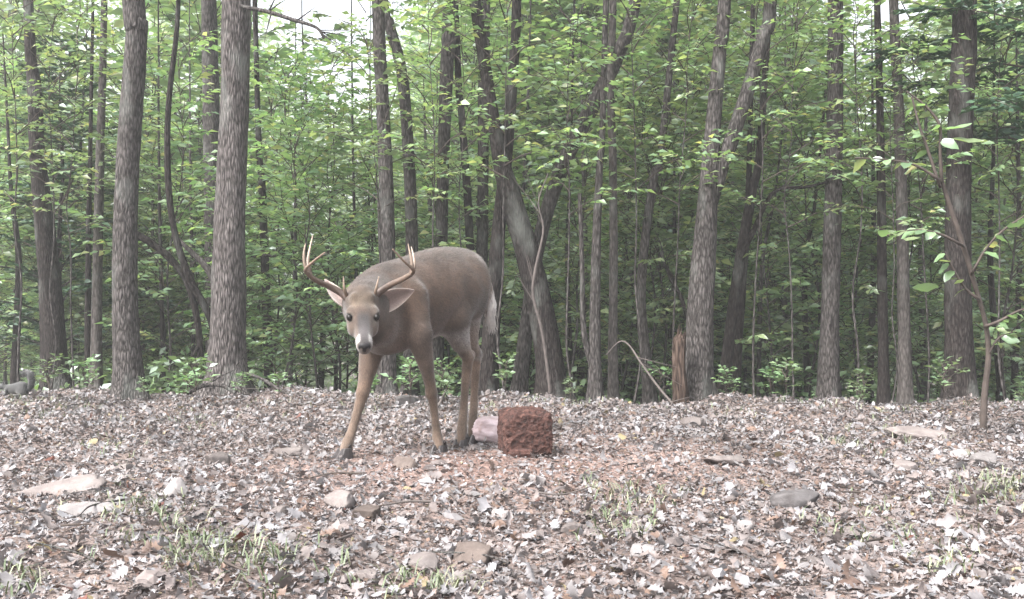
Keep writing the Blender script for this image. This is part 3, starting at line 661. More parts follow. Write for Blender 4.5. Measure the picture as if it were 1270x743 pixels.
class Field:
    def __init__(s, lo, hi, h):
        s.h = h; s.lo = np.array(lo, float); s.ax = [np.arange(lo[i], hi[i], h, dtype=np.float32) for i in range(3)]
        s.D = np.full([len(a) for a in s.ax], 0.2, np.float32)
    def blend(s, lo, hi, fn, k, cut=False):
        m = 0.06 + k
        sl = [slice(max(0, int((lo[i] - m - s.lo[i]) / s.h)), max(1, int((hi[i] + m - s.lo[i]) / s.h) + 2)) for i in range(3)]
        X, Y, Z = np.meshgrid(*[s.ax[i][sl[i]] for i in range(3)], indexing='ij')
        d = fn(np.stack([X, Y, Z], -1)).astype(np.float32); o = s.D[tuple(sl)]
        if cut:
            hh = np.clip(0.5 - 0.5 * (o + d) / k, 0, 1); s.D[tuple(sl)] = o * (1 - hh) - d * hh + k * hh * (1 - hh)
        else:
            hh = np.clip(0.5 + 0.5 * (o - d) / k, 0, 1); s.D[tuple(sl)] = o * (1 - hh) + d * hh - k * hh * (1 - hh)
    def cone(s, a, b, ra, rb, k=0.02, cut=False):
        a = np.asarray(a, float); b = np.asarray(b, float); ab = b - a; L = (ab ** 2).sum()
        def fn(p):
            t = np.clip(((p - a) @ ab) / L, 0, 1); return np.linalg.norm(p - a - t[..., None] * ab, axis=-1) - (ra + (rb - ra) * t)
        r = max(ra, rb); s.blend(np.minimum(a, b) - r, np.maximum(a, b) + r, fn, k, cut)
    def chain(s, pts, rad, k=0.02):
        for i in range(len(pts) - 1): s.cone(pts[i], pts[i + 1], rad[i], rad[i + 1], k)
    def ell(s, c, rad, R=np.eye(3), k=0.03, cut=False):
        c = np.asarray(c, float); rad = np.asarray(rad, float)
        def fn(p):
            q = (p - c) @ R.T; k0 = np.linalg.norm(q / rad, axis=-1); k1 = np.linalg.norm(q / rad ** 2, axis=-1); return k0 * (k0 - 1) / (k1 + 1e-9)
        m = rad.max(); s.blend(c - m, c + m, fn, k, cut)
    def loft(s, o, ax, rt, up, st, k=0.03):
        """st rows: position along ax, centre up, centre right, half width, half height"""
        st = np.array(sorted(map(tuple, st))); dense = spline(st, 90); dense = dense[np.argsort(dense[:, 0])]
        R = np.array([ax, rt, up])
        def fn(p):
            q = (p - o) @ R.T; l = q[..., 0]; lc = np.clip(l, dense[0, 0], dense[-1, 0])
            cz, cr, a, b = [np.interp(lc, dense[:, 0], dense[:, i]) for i in (1, 2, 3, 4)]
            a = np.maximum(a, .004); b = np.maximum(b, .004)
            x = (q[..., 1] - cr) / a; z = (q[..., 2] - cz) / b; k0 = np.sqrt(x * x + z * z); k1 = np.sqrt((x / a) ** 2 + (z / b) ** 2)
            d = np.where(k0 > 1e-6, k0 * (k0 - 1) / (k1 + 1e-9), -np.minimum(a, b)); e = np.abs(l - lc)
            return np.where(e > 0, np.sqrt(np.maximum(d, 0) ** 2 + e * e), d)
        pts = np.array([o + r_[0] * ax + r_[1] * up + r_[2] * rt for r_ in st]); m = st[:, 3:].max()
        s.blend(pts.min(0) - m, pts.max(0) + m, fn, k)
    def mesh(s, smooth=3):
        v, f = surface_nets(s.D, s.lo, s.h)
        e = np.concatenate([f[:, [0, 1]], f[:, [1, 2]], f[:, [2, 3]], f[:, [3, 0]]])
        for i in range(smooth):
            for lam in (0.5, -0.4):
                acc = np.zeros_like(v); n = np.zeros(len(v))
                for a in range(3): acc[:, a] = np.bincount(e[:, 0], v[e[:, 1], a], len(v)) + np.bincount(e[:, 1], v[e[:, 0], a], len(v))
                n = np.bincount(e[:, 0], minlength=len(v)) + np.bincount(e[:, 1], minlength=len(v)); v = v + lam * (acc / n[:, None] - v)
        return v, f

def sm(a, b, x): t = np.clip((x - a) / (b - a), 0, 1); return t * t * (3 - 2 * t)
def vcol(me, name, c):
    at = me.color_attributes.new(name=name, type='FLOAT_COLOR', domain='POINT')
    at.data.foreach_set('color', np.concatenate([c, np.ones((len(c), 1))], 1).astype(np.float32).ravel())

# ------------------------------------------------------------------ the deer
SH = V(-0.59, 4.72, 0)                       # below the shoulders
F_ = nrm(V(-0.566, -0.824, 0)); R_ = V(F_[1], -F_[0], 0); U_ = V(0, 0, 1)   # forward, the deer's right, up
fd = Field((-1.0, 3.98, -0.06), (0.06, 5.62, 1.10), 0.0062)
top = lambda s_: np.interp(s_, [-.78, -.7, -.6, -.45, -.3, -.15, 0, .1, .2], [.86, .955, .992, 1.0, .978, .94, .905, .875, .80])
bot = lambda s_: np.interp(s_, [-.78, -.7, -.6, -.45, -.3, -.1, .05, .13, .2], [.74, .66, .60, .565, .53, .485, .475, .51, .60])
hw = [(-.755, .03), (-.73, .075), (-.68, .108), (-.61, .136), (-.52, .153), (-.40, .174), (-.28, .19), (-.15, .18), (-.03, .165), (.06, .15), (.13, .12), (.18, .085), (.22, .03)]
fd.loft(SH, F_, R_, U_, [(s_, (top(s_) + bot(s_)) / 2, 0, w, (top(s_) - bot(s_)) / 2 * (1 if w > .09 else w / .09)) for s_, w in hw], .03)
# neck, running forward and turning the head to the camera
POLL = V(-0.662, 4.34, 0.715); NOSE = V(-0.615, 4.105, 0.545)
neck = [SH + F_ * .02 + U_ * .70, V(-.635, 4.60, .695), V(-.652, 4.50, .70), V(-.66, 4.40, .705), POLL + V(0, .02, -.01)]
fd.chain(neck, [.175, .142, .110, .088, .072], .05)
fd.chain([V(-.60, 4.62, .58), V(-.63, 4.48, .61), V(-.648, 4.40, .645)], [.115, .085, .062], .05)
# head
HF = nrm(NOSE - POLL); HR = nrm(np.cross(HF, U_)); HU = np.cross(HR, HF)
fd.loft(POLL, HF, HR, HU, [(-.05, -.02, 0, .035, .035), (-.02, -.015, 0, .055, .055), (.02, -.02, 0, .064, .064), (.06, -.03, 0, .068, .068), (.10, -.034, 0, .066, .068), (.135, -.036, 0, .054, .062), (.17, -.036, 0, .042, .054),
     (.21, -.034, 0, .036, .046), (.25, -.03, 0, .035, .041), (.28, -.027, 0, .034, .038), (.305, -.026, 0, .026, .030), (.318, -.026, 0, .012, .016)], .02)
for sd in (-1, 1):
    c = POLL + HF * .092 + HR * sd * .052 + HU * .009
    fd.ell(c, (.034, .02, .018), np.array([HF, HR, HU]), .015)                    # brow
    fd.ell(POLL + HF * .125 + HR * sd * .066 + HU * .0, (.018, .012, .013), np.array([HF, HR, HU]), .01, cut=True)   # eye socket
    fd.ell(POLL + HF * .13 + HR * sd * .045 - HU * .045, (.045, .022, .03), np.array([HF, HR, HU]), .02)             # cheek
    fd.ell(POLL + HF * .02 + HR * sd * .035 + HU * .035, (.018, .016, .022), np.array([HF, HR, HU]), .02)             # pedicle
fd.cone(POLL + HF * .20 - HU * .07, POLL + HF * .275 - HU * .055, .022, .018, .012)  # chin
# legs
def leg(pts, rad, k=.02): fd.chain([np.asarray(p) for p in pts[:3]], rad[:3], k); fd.chain([np.asarray(p) for p in pts[2:]], [r * .9 for r in rad[2:]], .007)
LF = [P(505, 372, 4.66), P(519, 415, 4.60), P(529, 455, 4.625), P(535.5, 487, 4.655), P(537, 497, 4.66), P(540, 525, 4.675), P(542.5, 543, 4.68), P(545, 553, 4.665)]
leg(LF, [.10, .062, .036, .0275, .024, .0195, .027, .022])
RF = [P(470, 385, 4.76), P(463, 425, 4.72), P(456, 458, 4.69), P(450, 488, 4.655), P(446, 502, 4.645), P(437, 533, 4.615), P(431.5, 548, 4.60), P(427, 557, 4.575)]
leg(RF, [.10, .066, .045, .033, .027, .0225, .029, .024])
LH = [P(569, 362, 5.08), P(562, 398, 4.95), P(571, 425, 5.02), P(580.5, 444, 5.07), P(579, 456, 5.06), P(575.5, 500, 5.0), P(573, 533, 4.965), P(571.5, 547, 4.945)]
leg(LH, [.118, .08, .05, .034, .029, .0215, .029, .024], .03)
RH = [P(570, 365, 5.23), P(576, 400, 5.16), P(583, 425, 5.2), P(591, 441, 5.25), P(589.5, 455, 5.24), P(588, 495, 5.19), P(586.5, 525, 5.155), P(585, 538, 5.135)]
leg(RH, [.108, .075, .045, .034, .029, .022, .028, .023], .03)
fd.ell(SH + F_ * .03 - R_ * .10 + U_ * .66, (.10, .07, .17), np.array([F_, R_, U_]), .05)      # near shoulder
fd.ell(SH + F_ * -.55 - R_ * .085 + U_ * .77, (.11, .05, .16), np.array([F_, R_, U_]), .04)     # near haunch
for hp in (P(585, 441, 5.10), P(594, 438, 5.28)): fd.ell(hp, (.024, .016, .03), np.array([F_, R_, U_]), .015)      # points of the hocks
for kp in (LF[3], RF[3]): fd.ell(kp + F_ * .008, (.026, .026, .034), np.array([F_, R_, U_]), .012)      # knees
fd.cone(SH + F_ * -.74 + U_ * .90, SH + F_ * -.80 + U_ * .84, .028, .022, .02)                # tail root
dv, df = fd.mesh(3)
# coat colours in patches
q = dv - SH; s_ = q @ F_; rr = q @ R_; z = dv[:, 2]
hl = (dv - POLL) @ HF; hwid = (dv - POLL) @ HR; hn = (dv - POLL) @ HU
tb = (z - bot(s_)) / (top(s_) - bot(s_))
grey = V(.122, .076, .052); dark = V(.062, .045, .037); tawny = V(.185, .125, .09); white = V(.44, .41, .39); pale = V(.235, .178, .142)
c = grey[None] * (0.92 + 0 * z[:, None])
def mixc(c, col, w): return c * (1 - w[:, None]) + col[None] * w[:, None]
c = mixc(c, dark, sm(.70, 1.0, tb) * .75)
c = mixc(c, V(.12, .09, .075), (1 - sm(.25, .55, tb)) * .6)
c = mixc(c, white, (1 - sm(.02, .13, tb)) * sm(.05, -.05, s_ + .12) * sm(.43, .47, z) * 1.0)
legw = 1 - sm(.40, .56, z); c = mixc(c, tawny, legw)
c = mixc(c, V(.185, .138, .106), (1 - sm(.12, .30, z)) * .6)
hind = sm(-.42, -.5, s_) * (1 - sm(.56, .66, z)) * sm(.40, .46, z); c = mixc(c, V(.33, .25, .20), hind * .8)
c = mixc(c, V(.13, .092, .072), sm(.30, .36, z) * (1 - sm(.46, .54, z)) * sm(-.2, .0, s_) * .7)
inh = sm(-.06, -.03, hl) * (1 - sm(4.38, 4.46, dv[:, 1])) * (z > .46)
c = mixc(c, V(.10, .071, .054), inh)
c = mixc(c, V(.15, .112, .082), inh * sm(-.02, .03, hl) * (1 - sm(.06, .10, hl)) * sm(.0, .03, hn))          # tawny brow
c = mixc(c, V(.06, .053, .053), inh * sm(.10, .15, hl) * (1 - sm(.018, .032, np.abs(hwid))) * sm(-.03, .0, hn))  # grey bridge
for sd in (-1, 1):
    dd = np.linalg.norm(dv - (POLL + HF * .122 + HR * sd * .064 + HU * .004), axis=1); c = mixc(c, V(.17, .14, .118), inh * (1 - sm(.024, .034, dd)) * .45); c = mixc(c, V(.025, .02, .018), inh * (1 - sm(.017, .021, dd)))
c = mixc(c, white, inh * sm(.235, .25, hl) * (1 - sm(.285, .295, hl)) * sm(.014, .022, np.abs(hwid)))       # white band beside the nose
c = mixc(c, white, inh * sm(.20, .23, hl) * (1 - sm(-.075, -.062, hn)))                                         # chin
c = mixc(c, V(.03, .026, .025), inh * sm(.25, .27, hl) * (1 - sm(.004, .008, np.abs(hn + .052 + .0 * hl))))     # mouth
c = mixc(c, V(.20, .16, .135), (1 - inh) * (1 - sm(4.5, 4.62, dv[:, 1])) * (1 - sm(.5, .6, z)) * .5)                     # throat
hk = P(592, 441, 5.26); c = mixc(c, white, (1 - sm(.03, .055, np.linalg.norm(dv - hk, axis=1))) * .8)           # tarsal tuft
lf_ = np.array([mnoise.fractal(Vector(p) * 9, .9, 2.0, 3) for p in dv]); c = c * (.50 + .24 * lf_[:, None])
c = mixc(c, pale * .8, sm(-.70, -.76, s_) * (1 - sm(.75, .85, z)) * sm(.45, .55, z))
M['coat'] = coat_mat('deer_coat', 'coat')
deer = thing('deer', 'antlered brown buck deer standing with lowered head, looking at the viewer', 'deer', (SH[0] + .15, SH[1] + .2, 0))
DO = V(*deer.location)
me = mesh_tris('body', dv - DO, df, [M['coat']]); vcol(me, 'coat', c); ob('body', me, deer)
# short fur lying along the body
e1 = dv[df[:, 1]] - dv[df[:, 0]]; e2 = dv[df[:, 3]] - dv[df[:, 0]]; fn_ = nrm(np.cross(e1, e2)); vn = np.zeros_like(dv)
for k in range(4): np.add.at(vn, df[:, k], fn_)
vn = nrm(vn); fr = np.random.default_rng(77); nfur = 90000; fi = fr.integers(0, len(dv), nfur)
fp, fnm, fc = dv[fi] + fr.normal(0, .002, (nfur, 3)), vn[fi], c[fi]
isleg = (1 - sm(.40, .55, fp[:, 2]))[:, None]; ish = inh[fi][:, None]
flow = (-F_ * .8 - U_ * .45)[None] * (1 - isleg) + V(0, 0, -1)[None] * isleg; flow = flow * (1 - ish) + (-HF - HU * .2)[None] * ish
flow = flow + fr.normal(0, .25, (nfur, 3)); flow = nrm(flow - (flow * fnm).sum(1, keepdims=True) * fnm) + fnm * .22
ln = (.017 * (1 - .45 * isleg[:, 0]) * (1 - .5 * ish[:, 0])) * fr.uniform(.6, 1.3, nfur)
keep = ~((ish[:, 0] > .5) & (np.abs((fp - POLL) @ HF - .122) < .022) & (np.abs((fp - POLL) @ HR) > .04)); keep &= ~((ish[:, 0] > .5) & ((fp - POLL) @ HF > .285))
g = Geo(); TF = (np.array([[0, .05, 0], [0, -.05, 0], [1, 0, 0]]), np.array([[0, 1, 2]])); g.leaves((fp - fnm * .001)[keep], flow[keep], fnm[keep], ln[keep], TF)
fm = g.mesh('fur', [M['coat']], origin=DO); vcol(fm, 'coat', np.repeat((fc * fr.uniform(.35, 1.75, (nfur, 1)))[keep], 3, 0)); tag(ob('fur', fm, deer), kind='stuff')
# antlers
M['antler'] = None
def antler_mat():
    m, n, l, out = mat('antler_bone')
    at = n.new('ShaderNodeAttribute'); at.attribute_name = 'tone'
    mp = mapping(n, l, (90, 90, 90)); nz = N(n, 'ShaderNodeTexNoise', Scale=1.0, Detail=5.0); l.new(mp.outputs[0], nz.inputs['Vector'])
    mr = N(n, 'ShaderNodeMapRange'); mr.inputs['To Min'].default_value = .55; mr.inputs['To Max'].default_value = 1.45; l.new(nz.outputs['Fac'], mr.inputs['Value'])
    hs = n.new('ShaderNodeHueSaturation'); l.new(at.outputs['Color'], hs.inputs['Color']); l.new(mr.outputs[0], hs.inputs['Value'])
    b = N(n, 'ShaderNodeBump', Strength=.4, Distance=.003); l.new(nz.outputs['Fac'], b.inputs['Height'])
    p = N(n, 'ShaderNodeBsdfPrincipled', Roughness=.5); l.new(hs.outputs[0], p.inputs['Base Color']); l.new(b.outputs[0], p.inputs['Normal']); l.new(p.outputs[0], out.inputs['Surface']); return m
M['antler'] = antler_mat()
def antler(sets):
    par = deer
    for n_s, (pts, r0, r1) in enumerate(sets):
        g = Geo(); q = spline(np.array([P(*p) for p in pts]), 26); t = np.linspace(0, 1, 26)
        g.tube(q, r0 + (r1 - r0) * t ** 1.15, 10, 0, lambda i, th, pp: 1 + .07 * np.sin(40 * pp[:, 2:3] + 3 * th[None]))
        tv = np.concatenate([np.repeat(t, 10), np.zeros(11), np.ones(11)])
        base, tip = (V(.05, .032, .024), V(.16, .115, .085)) if r0 > .014 else (V(.085, .056, .04), V(.25, .195, .15))
        nm = 'antler' if n_s == 0 else 'tine'
        me = g.mesh(nm, [M['antler']], origin=DO); vcol(me, 'tone', base + (tip - base) * sm(.1, 1, tv)[:, None]); o = ob(nm, me, par)
        if n_s == 0: par = o
antler([([(433, 373, 4.34), (424, 364, 4.345), (410, 356, 4.33), (393, 348, 4.28), (382, 340, 4.22), (379, 334, 4.16), (389, 324, 4.10), (403, 313, 4.06)], .0175, .003),
        ([(383, 341, 4.22), (378, 328, 4.22), (377, 314, 4.22), (379, 302, 4.22)], .010, .002),
        ([(385, 342, 4.24), (382, 326, 4.26), (384, 310, 4.28), (388, 292, 4.30)], .010, .002),
        ([(430, 367, 4.33), (427, 357, 4.31), (426, 343, 4.30)], .009, .002)])
antler([([(462, 373, 4.34), (470, 363, 4.345), (483, 354, 4.33), (500, 346, 4.28), (511, 339, 4.22), (512, 334, 4.16), (501, 324, 4.10), (487, 309, 4.06)], .0175, .003),
        ([(510, 341, 4.22), (511, 328, 4.22), (509, 316, 4.22), (506, 302, 4.22)], .010, .002),
        ([(509, 342, 4.24), (514, 330, 4.26), (513, 318, 4.28), (510, 306, 4.30)], .010, .002),
        ([(465, 367, 4.33), (467, 357, 4.31), (470, 343, 4.30)], .009, .002)])
# ears: cupped blades
M['ear'] = coat_mat('ear_fur', 'ear', (200, 200, 200), .3)
def ear(base, tip, side, width, cup):
    B, Tp, s_ = np.asarray(base), np.asarray(tip), nrm(side); ax = Tp - B; s_ = nrm(s_ - (s_ @ nrm(ax)) * nrm(ax)); nn = np.cross(nrm(ax), s_)
    if nn[1] > 0: nn = -nn                                                     # open side towards the viewer
    ns, ntt = 22, 13; vs = []; cs = []
    for layer in (0, 1):
        for i in range(ns):
            t = i / (ns - 1); w = width * (math.sin(math.pi * min(1, (t * .93 + .07)) ** .8) ** .75) * (1 - .15 * t)
            if i == ns - 1: w = .002
            for j in range(ntt):
                a = j / (ntt - 1) * 2 - 1
                p = B + ax * t + s_ * w * a - nn * (cup * (1 - a * a) * math.sin(math.pi * min(1, t + .12)) ** .5) - nn * layer * .006
                vs.append(p); edge = abs(a) ** 5
                inner = V(.20, .15, .135) * (1 - .35 * (1 - abs(a))); cs.append((inner * (1 - edge) + V(.30, .25, .22) * edge) if layer == 0 else V(.10, .077, .065))
    f = []
    for layer in (0, 1):
        o_ = layer * ns * ntt
        for i in range(ns - 1):
            for j in range(ntt - 1):
                a = o_ + i * ntt + j; q = [a, a + 1, a + ntt + 1, a + ntt]; f.append(q if layer else q[::-1])
    o_ = ns * ntt
    for i in range(ns - 1):
        for j in (0, ntt - 1): a = i * ntt + j; f.append([a, a + ntt, a + ntt + o_, a + o_])
    me = mesh_tris('ear', np.array(vs) - DO, np.array(f), [M['ear']]); vcol(me, 'ear', np.array(cs)); ob('ear', me, deer)
ear(P(463, 382, 4.36), P(514, 360, 4.46), V(.4, .0, .92), .054, .016)
ear(P(433, 380, 4.37), P(403, 346, 4.50), V(.7, .75, .3), .042, .02)
# eyes, nose, hooves, tail
M['eye'] = plain_mat('deer_eye', (.006, .005, .004), .35, .22)
M['nose'] = plain_mat('wet_nose', (.010, .009, .010), .5, .2, .3, 200)
M['hoof'] = plain_mat('hoof_horn', (.035, .03, .03), .5, .4, .4, 60)
def ball(name, c, rad, Rm, m, parent, seg=16):
    th = np.linspace(0, 2 * np.pi, seg, endpoint=False); ph = np.linspace(0, np.pi, seg // 2 + 1)
    v = np.array([[math.sin(p) * math.cos(t), math.sin(p) * math.sin(t), math.cos(p)] for p in ph for t in th]) * np.asarray(rad)
    n = len(th); f = [[i * n + j, i * n + (j + 1) % n, (i + 1) * n + (j + 1) % n, (i + 1) * n + j] for i in range(len(ph) - 1) for j in range(n)]
    return ob(name, mesh_tris(name, v @ Rm + np.asarray(c) - DO, np.array(f), [m]), parent)
HB = np.array([HF, HR, HU])
for sd in (-1, 1): ball('eye', POLL + HF * .122 + HR * sd * .0585 + HU * .004, (.0175, .0135, .0155), HB, M['eye'], deer)
# nose pad with two nostrils
nf = Field(NOSE - .06, NOSE + .06, .0022); nc_ = POLL + HF * .303 - HU * .016
nf.ell(nc_, (.016, .0265, .02), HB, .004); nf.ell(nc_ - HU * .014, (.015, .016, .012), HB, .01)
for sd in (-1, 1): nf.ell(nc_ + HF * .013 + HR * sd * .015 - HU * .004, (.008, .0055, .0075), HB, .003, cut=True)
nv, nfc = nf.mesh(2); ob('nose', mesh_tris('nose', nv - DO, nfc, [M['nose']]), deer)
def hoof(ank, fwd):
    fwd = nrm(V(fwd[0], fwd[1], 0)); sdv = V(fwd[1], -fwd[0], 0); a = np.asarray(ank); gzz = max(-.03, min(a[2] - .045, gz(a[0], a[1]) + .004)); g = Geo()
    for sd in (-1, 1):
        rows = []
        for t, hh, l0, l1, w in ((0, 0, -.030, .062, .019), (.5, .022, -.028, .044, .017), (1, .05, -.022, .022, .014)):
            for l, ww in ((l0, .7), (l0 * .4 + l1 * .2, 1.0), (l0 * .1 + l1 * .65, .85), (l1, .25)):
                for e in (-1, 1): rows.append(V(a[0], a[1], gzz + hh) + fwd * l + sdv * (sd * .018 + e * w * ww))
        rows = np.array(rows); f = []; ring = [0, 2, 4, 6, 7, 5, 3, 1]
        for k in range(2):
            for j in range(8): f.append([k * 8 + ring[j], k * 8 + ring[(j + 1) % 8], k * 8 + 8 + ring[(j + 1) % 8], k * 8 + 8 + ring[j]])
        for k in (0, 16): f += [[k, k + 2, k + 3, k + 1], [k + 2, k + 4, k + 5, k + 3], [k + 4, k + 6, k + 7, k + 5]]
        g.add(rows, f)
        dw = V(a[0], a[1], a[2] + .012) - fwd * .026 + sdv * sd * .016; g.tube([dw + fwd * .01 + V(0, 0, .008), dw - fwd * .008 - V(0, 0, .016)], [.009, .003], 6)
    ob('hoof', g.mesh('hoof', [M['hoof']], smooth=False, origin=DO), deer)
for L_, fw_ in ((LF, (-.45, -.9)), (RF, (-.75, -.66)), (LH, (-.5, -.85)), (RH, (-.5, -.85))): hoof(L_[-1], fw_)
# tail: flat brush of hair, brown above and white along the edge and tip
M['tail'] = coat_mat('tail_hair', 'tail', (150, 150, 60), .3)
g = Geo(); cs = []
tp = spline(np.array([P(598, 342, 5.27), P(604, 358, 5.32), P(607, 378, 5.34), P(608, 395, 5.34), P(611, 409, 5.34)]), 26); tw = np.interp(np.linspace(0, 1, 26), [0, .2, .55, .85, 1], [.022, .03, .036, .022, .004])
n0 = g.n; g.tube(tp, tw, 12, 0, lambda i, th, pp: 1 + .12 * np.sin(5 * th[None] + 60 * pp[:, 2:3])); 
for i in range(26):
    for j in range(12):
        th = j / 12 * 6.283; w = sm(.42, .62, i / 25 + .22 * math.cos(th)); cs.append(V(.10, .07, .052) * (1 - w) + white * w)
cs += [V(.10, .07, .052)] * 13 + [white] * 13
tr = np.random.default_rng(8)
for k in range(420):
    t = tr.random() ** .8 * .93; j = int(t * 25); th = tr.random() * 6.283; d0 = nrm(tp[min(j + 1, 25)] - tp[j]); a_ = nrm(np.cross(d0, V(0, 1, 0))); b_ = np.cross(d0, a_)
    o_ = a_ * math.cos(th) + b_ * math.sin(th); p0 = tp[j] + o_ * tw[j] * .8; p1 = p0 + d0 * tr.uniform(.03, .06) + o_ * tr.uniform(.0, .012)
    n0 = g.n; g.tube([p0, p1], [.0022, .0006], 3, cap=False); w = sm(.4, .6, t + .22 * math.cos(th)); cs += [V(.11, .077, .058) * (1 - w) + white * w] * (g.n - n0)
me = g.mesh('tail', [M['tail']], origin=DO); cs = np.array(cs)[:len(me.vertices)]
if len(cs) < len(me.vertices): cs = np.concatenate([cs, np.tile(white, (len(me.vertices) - len(cs), 1))])
vcol(me, 'tail', cs); ob('tail', me, deer)

# ------------------------------------------------------------------ the squirrel
B0 = P(21, 486, 7.1); B0[2] = gz(B0[0], B0[1]) + .03
sf = Field(B0 - V(.16, .12, .06), B0 + V(.16, .12, .16), .0042)
sf.loft(B0, V(-1, 0, 0), V(0, 1, 0), U_, [(-.075, .045, 0, .02, .02), (-.06, .045, 0, .04, .042), (-.03, .05, 0, .042, .047), (.02, .045, 0, .035, .038), (.06, .045, 0, .028, .03), (.085, .05, 0, .02, .022)], .012)
sf.ell(B0 + V(-.105, -.005, .06), (.03, .021, .022), k=.012); sf.cone(B0 + V(-.12, -.006, .054), B0 + V(-.14, -.008, .046), .013, .007, .008)
for sd in (-1, 1):
    sf.ell(B0 + V(-.092, sd * .014, .085), (.006, .005, .012), k=.005)
    sf.ell(B0 + V(.045, sd * .03, .03), (.034, .018, .03), k=.012); sf.cone(B0 + V(.04, sd * .034, .004), B0 + V(-.0, sd * .034, .0), .010, .007, .006)
    sf.chain([B0 + V(-.065, sd * .02, .04), B0 + V(-.07, sd * .022, .012), B0 + V(-.085, sd * .022, .0)], [.013, .009, .007], .006)
sv, sfc = sf.mesh(2); sq = thing('squirrel', 'small grey squirrel on the leaves with its bushy tail curled up', 'squirrel', B0 - V(0, 0, .03)); SO = V(*sq.location)
lum = sm(.0, .05, sv[:, 2] - B0[2]); M['squirrel'] = coat_mat('squirrel_fur', 'fur', (300, 300, 300), .5)
me = mesh_tris('body', sv - SO, sfc, [M['squirrel']]); vcol(me, 'fur', V(.07, .068, .066)[None] * (1 - lum[:, None]) + V(.042, .042, .042)[None] * lum[:, None]); ob('body', me, sq)
g = Geo(); tp = spline(np.array([B0 + V(.07, 0, .03), B0 + V(.095, 0, .05), B0 + V(.105, 0, .10), B0 + V(.095, 0, .145), B0 + V(.065, 0, .16), B0 + V(.04, 0, .15)]), 30)
tw = np.interp(np.linspace(0, 1, 30), [0, .2, .6, .9, 1], [.012, .02, .026, .02, .008]); g.tube(tp, tw, 10, 0)
for k in range(900):
    j = int(tr.random() * 29); th = tr.random() * 6.283; d0 = nrm(tp[j + 1 if j < 29 else 29] - tp[j] + 1e-6); a_ = nrm(np.cross(d0, V(0, 1, 0))); b_ = np.cross(d0, a_); o_ = a_ * math.cos(th) + b_ * math.sin(th)
    p0 = tp[j] + o_ * tw[j] * .8; g.tube([p0, p0 + d0 * .016 + o_ * tr.uniform(.006, .018)], [.0013, .0004], 3, cap=False)
me = g.mesh('tail', [M['squirrel']], origin=SO); tz_ = tr.random((len(me.vertices), 1)) * .06; vcol(me, 'fur', np.tile(V(.025, .025, .025), (len(me.vertices), 1)) + tz_); ob('tail', me, sq)

# ------------------------------------------------------------------ mineral block, salt lump, stones
def lump(name, size, seed, rough=.12, freq=2.0, sq_=0.6, m=None, facet=0.0, n=20):
    """stone-like closed mesh from a cube sphere; sq_ 0 = ball, 1 = cube"""
    vs = []; fs = []; key = {}
    lin = np.linspace(-1, 1, n)
    def vid(p):
        k = tuple(np.round(p, 5))
        if k not in key: key[k] = len(vs); vs.append(p)
        return key[k]
    for ax in range(3):
        for sg in (-1, 1):
            for i in range(n - 1):
                for j in range(n - 1):
                    qd = []
                    for di, dj in ((0, 0), (1, 0), (1, 1), (0, 1)):
                        p = [0, 0, 0]; p[ax] = sg; p[(ax + 1) % 3] = lin[i + di]; p[(ax + 2) % 3] = lin[j + dj]; qd.append(vid(tuple(p)))
                    fs.append(qd if sg > 0 else qd[::-1])
    v = np.array(vs, float); ball_ = nrm(v); r_ = np.random.default_rng(seed)
    v = ball_ * (1 - sq_) * 1.15 + v * sq_ * (1 / np.maximum(1, (np.abs(v) ** 12).sum(1, keepdims=True) ** (1 / 12)))
    off = Vector(r_.uniform(-50, 50, 3))
    dsp = np.array([mnoise.fractal(Vector(p) * freq + off, 0.9, 2.1, 5) for p in v])
    v = v + nrm(v) * (rough * dsp)[:, None]
    for k in range(int(facet)):
        d = nrm(r_.normal(size=3)); t = r_.uniform(.62, .85); h = v @ d - t; v = v - np.where(h > 0, h * .92, 0)[:, None] * d
    return mesh_tris(name, v * np.asarray(size) / 2, np.array(fs), [m])

def mineral_mat():
    m, n, l, out = mat('mineral_block')
    mp = mapping(n, l, (1, 1, 1)); a = N(n, 'ShaderNodeTexNoise', Scale=38.0, Detail=6.0, Roughness=.65); b = N(n, 'ShaderNodeTexNoise', Scale=9.0, Detail=3.0)
    l.new(mp.outputs[0], a.inputs['Vector']); l.new(mp.outputs[0], b.inputs['Vector'])
    r = ramp(n, [(.32, (.014, .007, .006)), (.47, (.045, .02, .016)), (.6, (.08, .037, .029)), (.74, (.15, .086, .068))]); l.new(a.outputs['Fac'], r.inputs['Fac'])
    bp = N(n, 'ShaderNodeBump', Strength=1.0, Distance=.02); l.new(a.outputs['Fac'], bp.inputs['Height'])
    p = N(n, 'ShaderNodeBsdfPrincipled', Roughness=.8); p.inputs['Specular IOR Level'].default_value = .3
    l.new(r.outputs[0], p.inputs['Base Color']); l.new(bp.outputs[0], p.inputs['Normal']); l.new(p.outputs[0], out.inputs['Surface']); return m
M['mineral'] = mineral_mat()
def rest(name, label, cat, u, v, size, m, seed, rz=0, rough=.12, sq_=.6, freq=2.0, facet=0, group=None, tilt=(0, 0), n=18, sink=.25, d=None):
    # v is the row where the thing meets the ground
    d = d or CAM_Z * FPX / (v - 371.5)
    p = P(u, v, d); z = gz(p[0], p[1])
    o = ob(name, lump(name, size, seed, rough, freq, sq_, M[m], facet, n), None, (p[0], p[1] + size[1] * .3, z + size[2] * (.5 - sink)), (tilt[0], tilt[1], rz))
    return tag(o, label, cat, group)
rest('mineral_block', 'rough reddish brown mineral lick block worn round at one corner', 'mineral block', 651, 564, (.225, .20, .215), 'mineral', 5, .24, .04, .95, 5.0, n=56, sink=.02)
bm_ = bpy.data.objects['mineral_block'].data
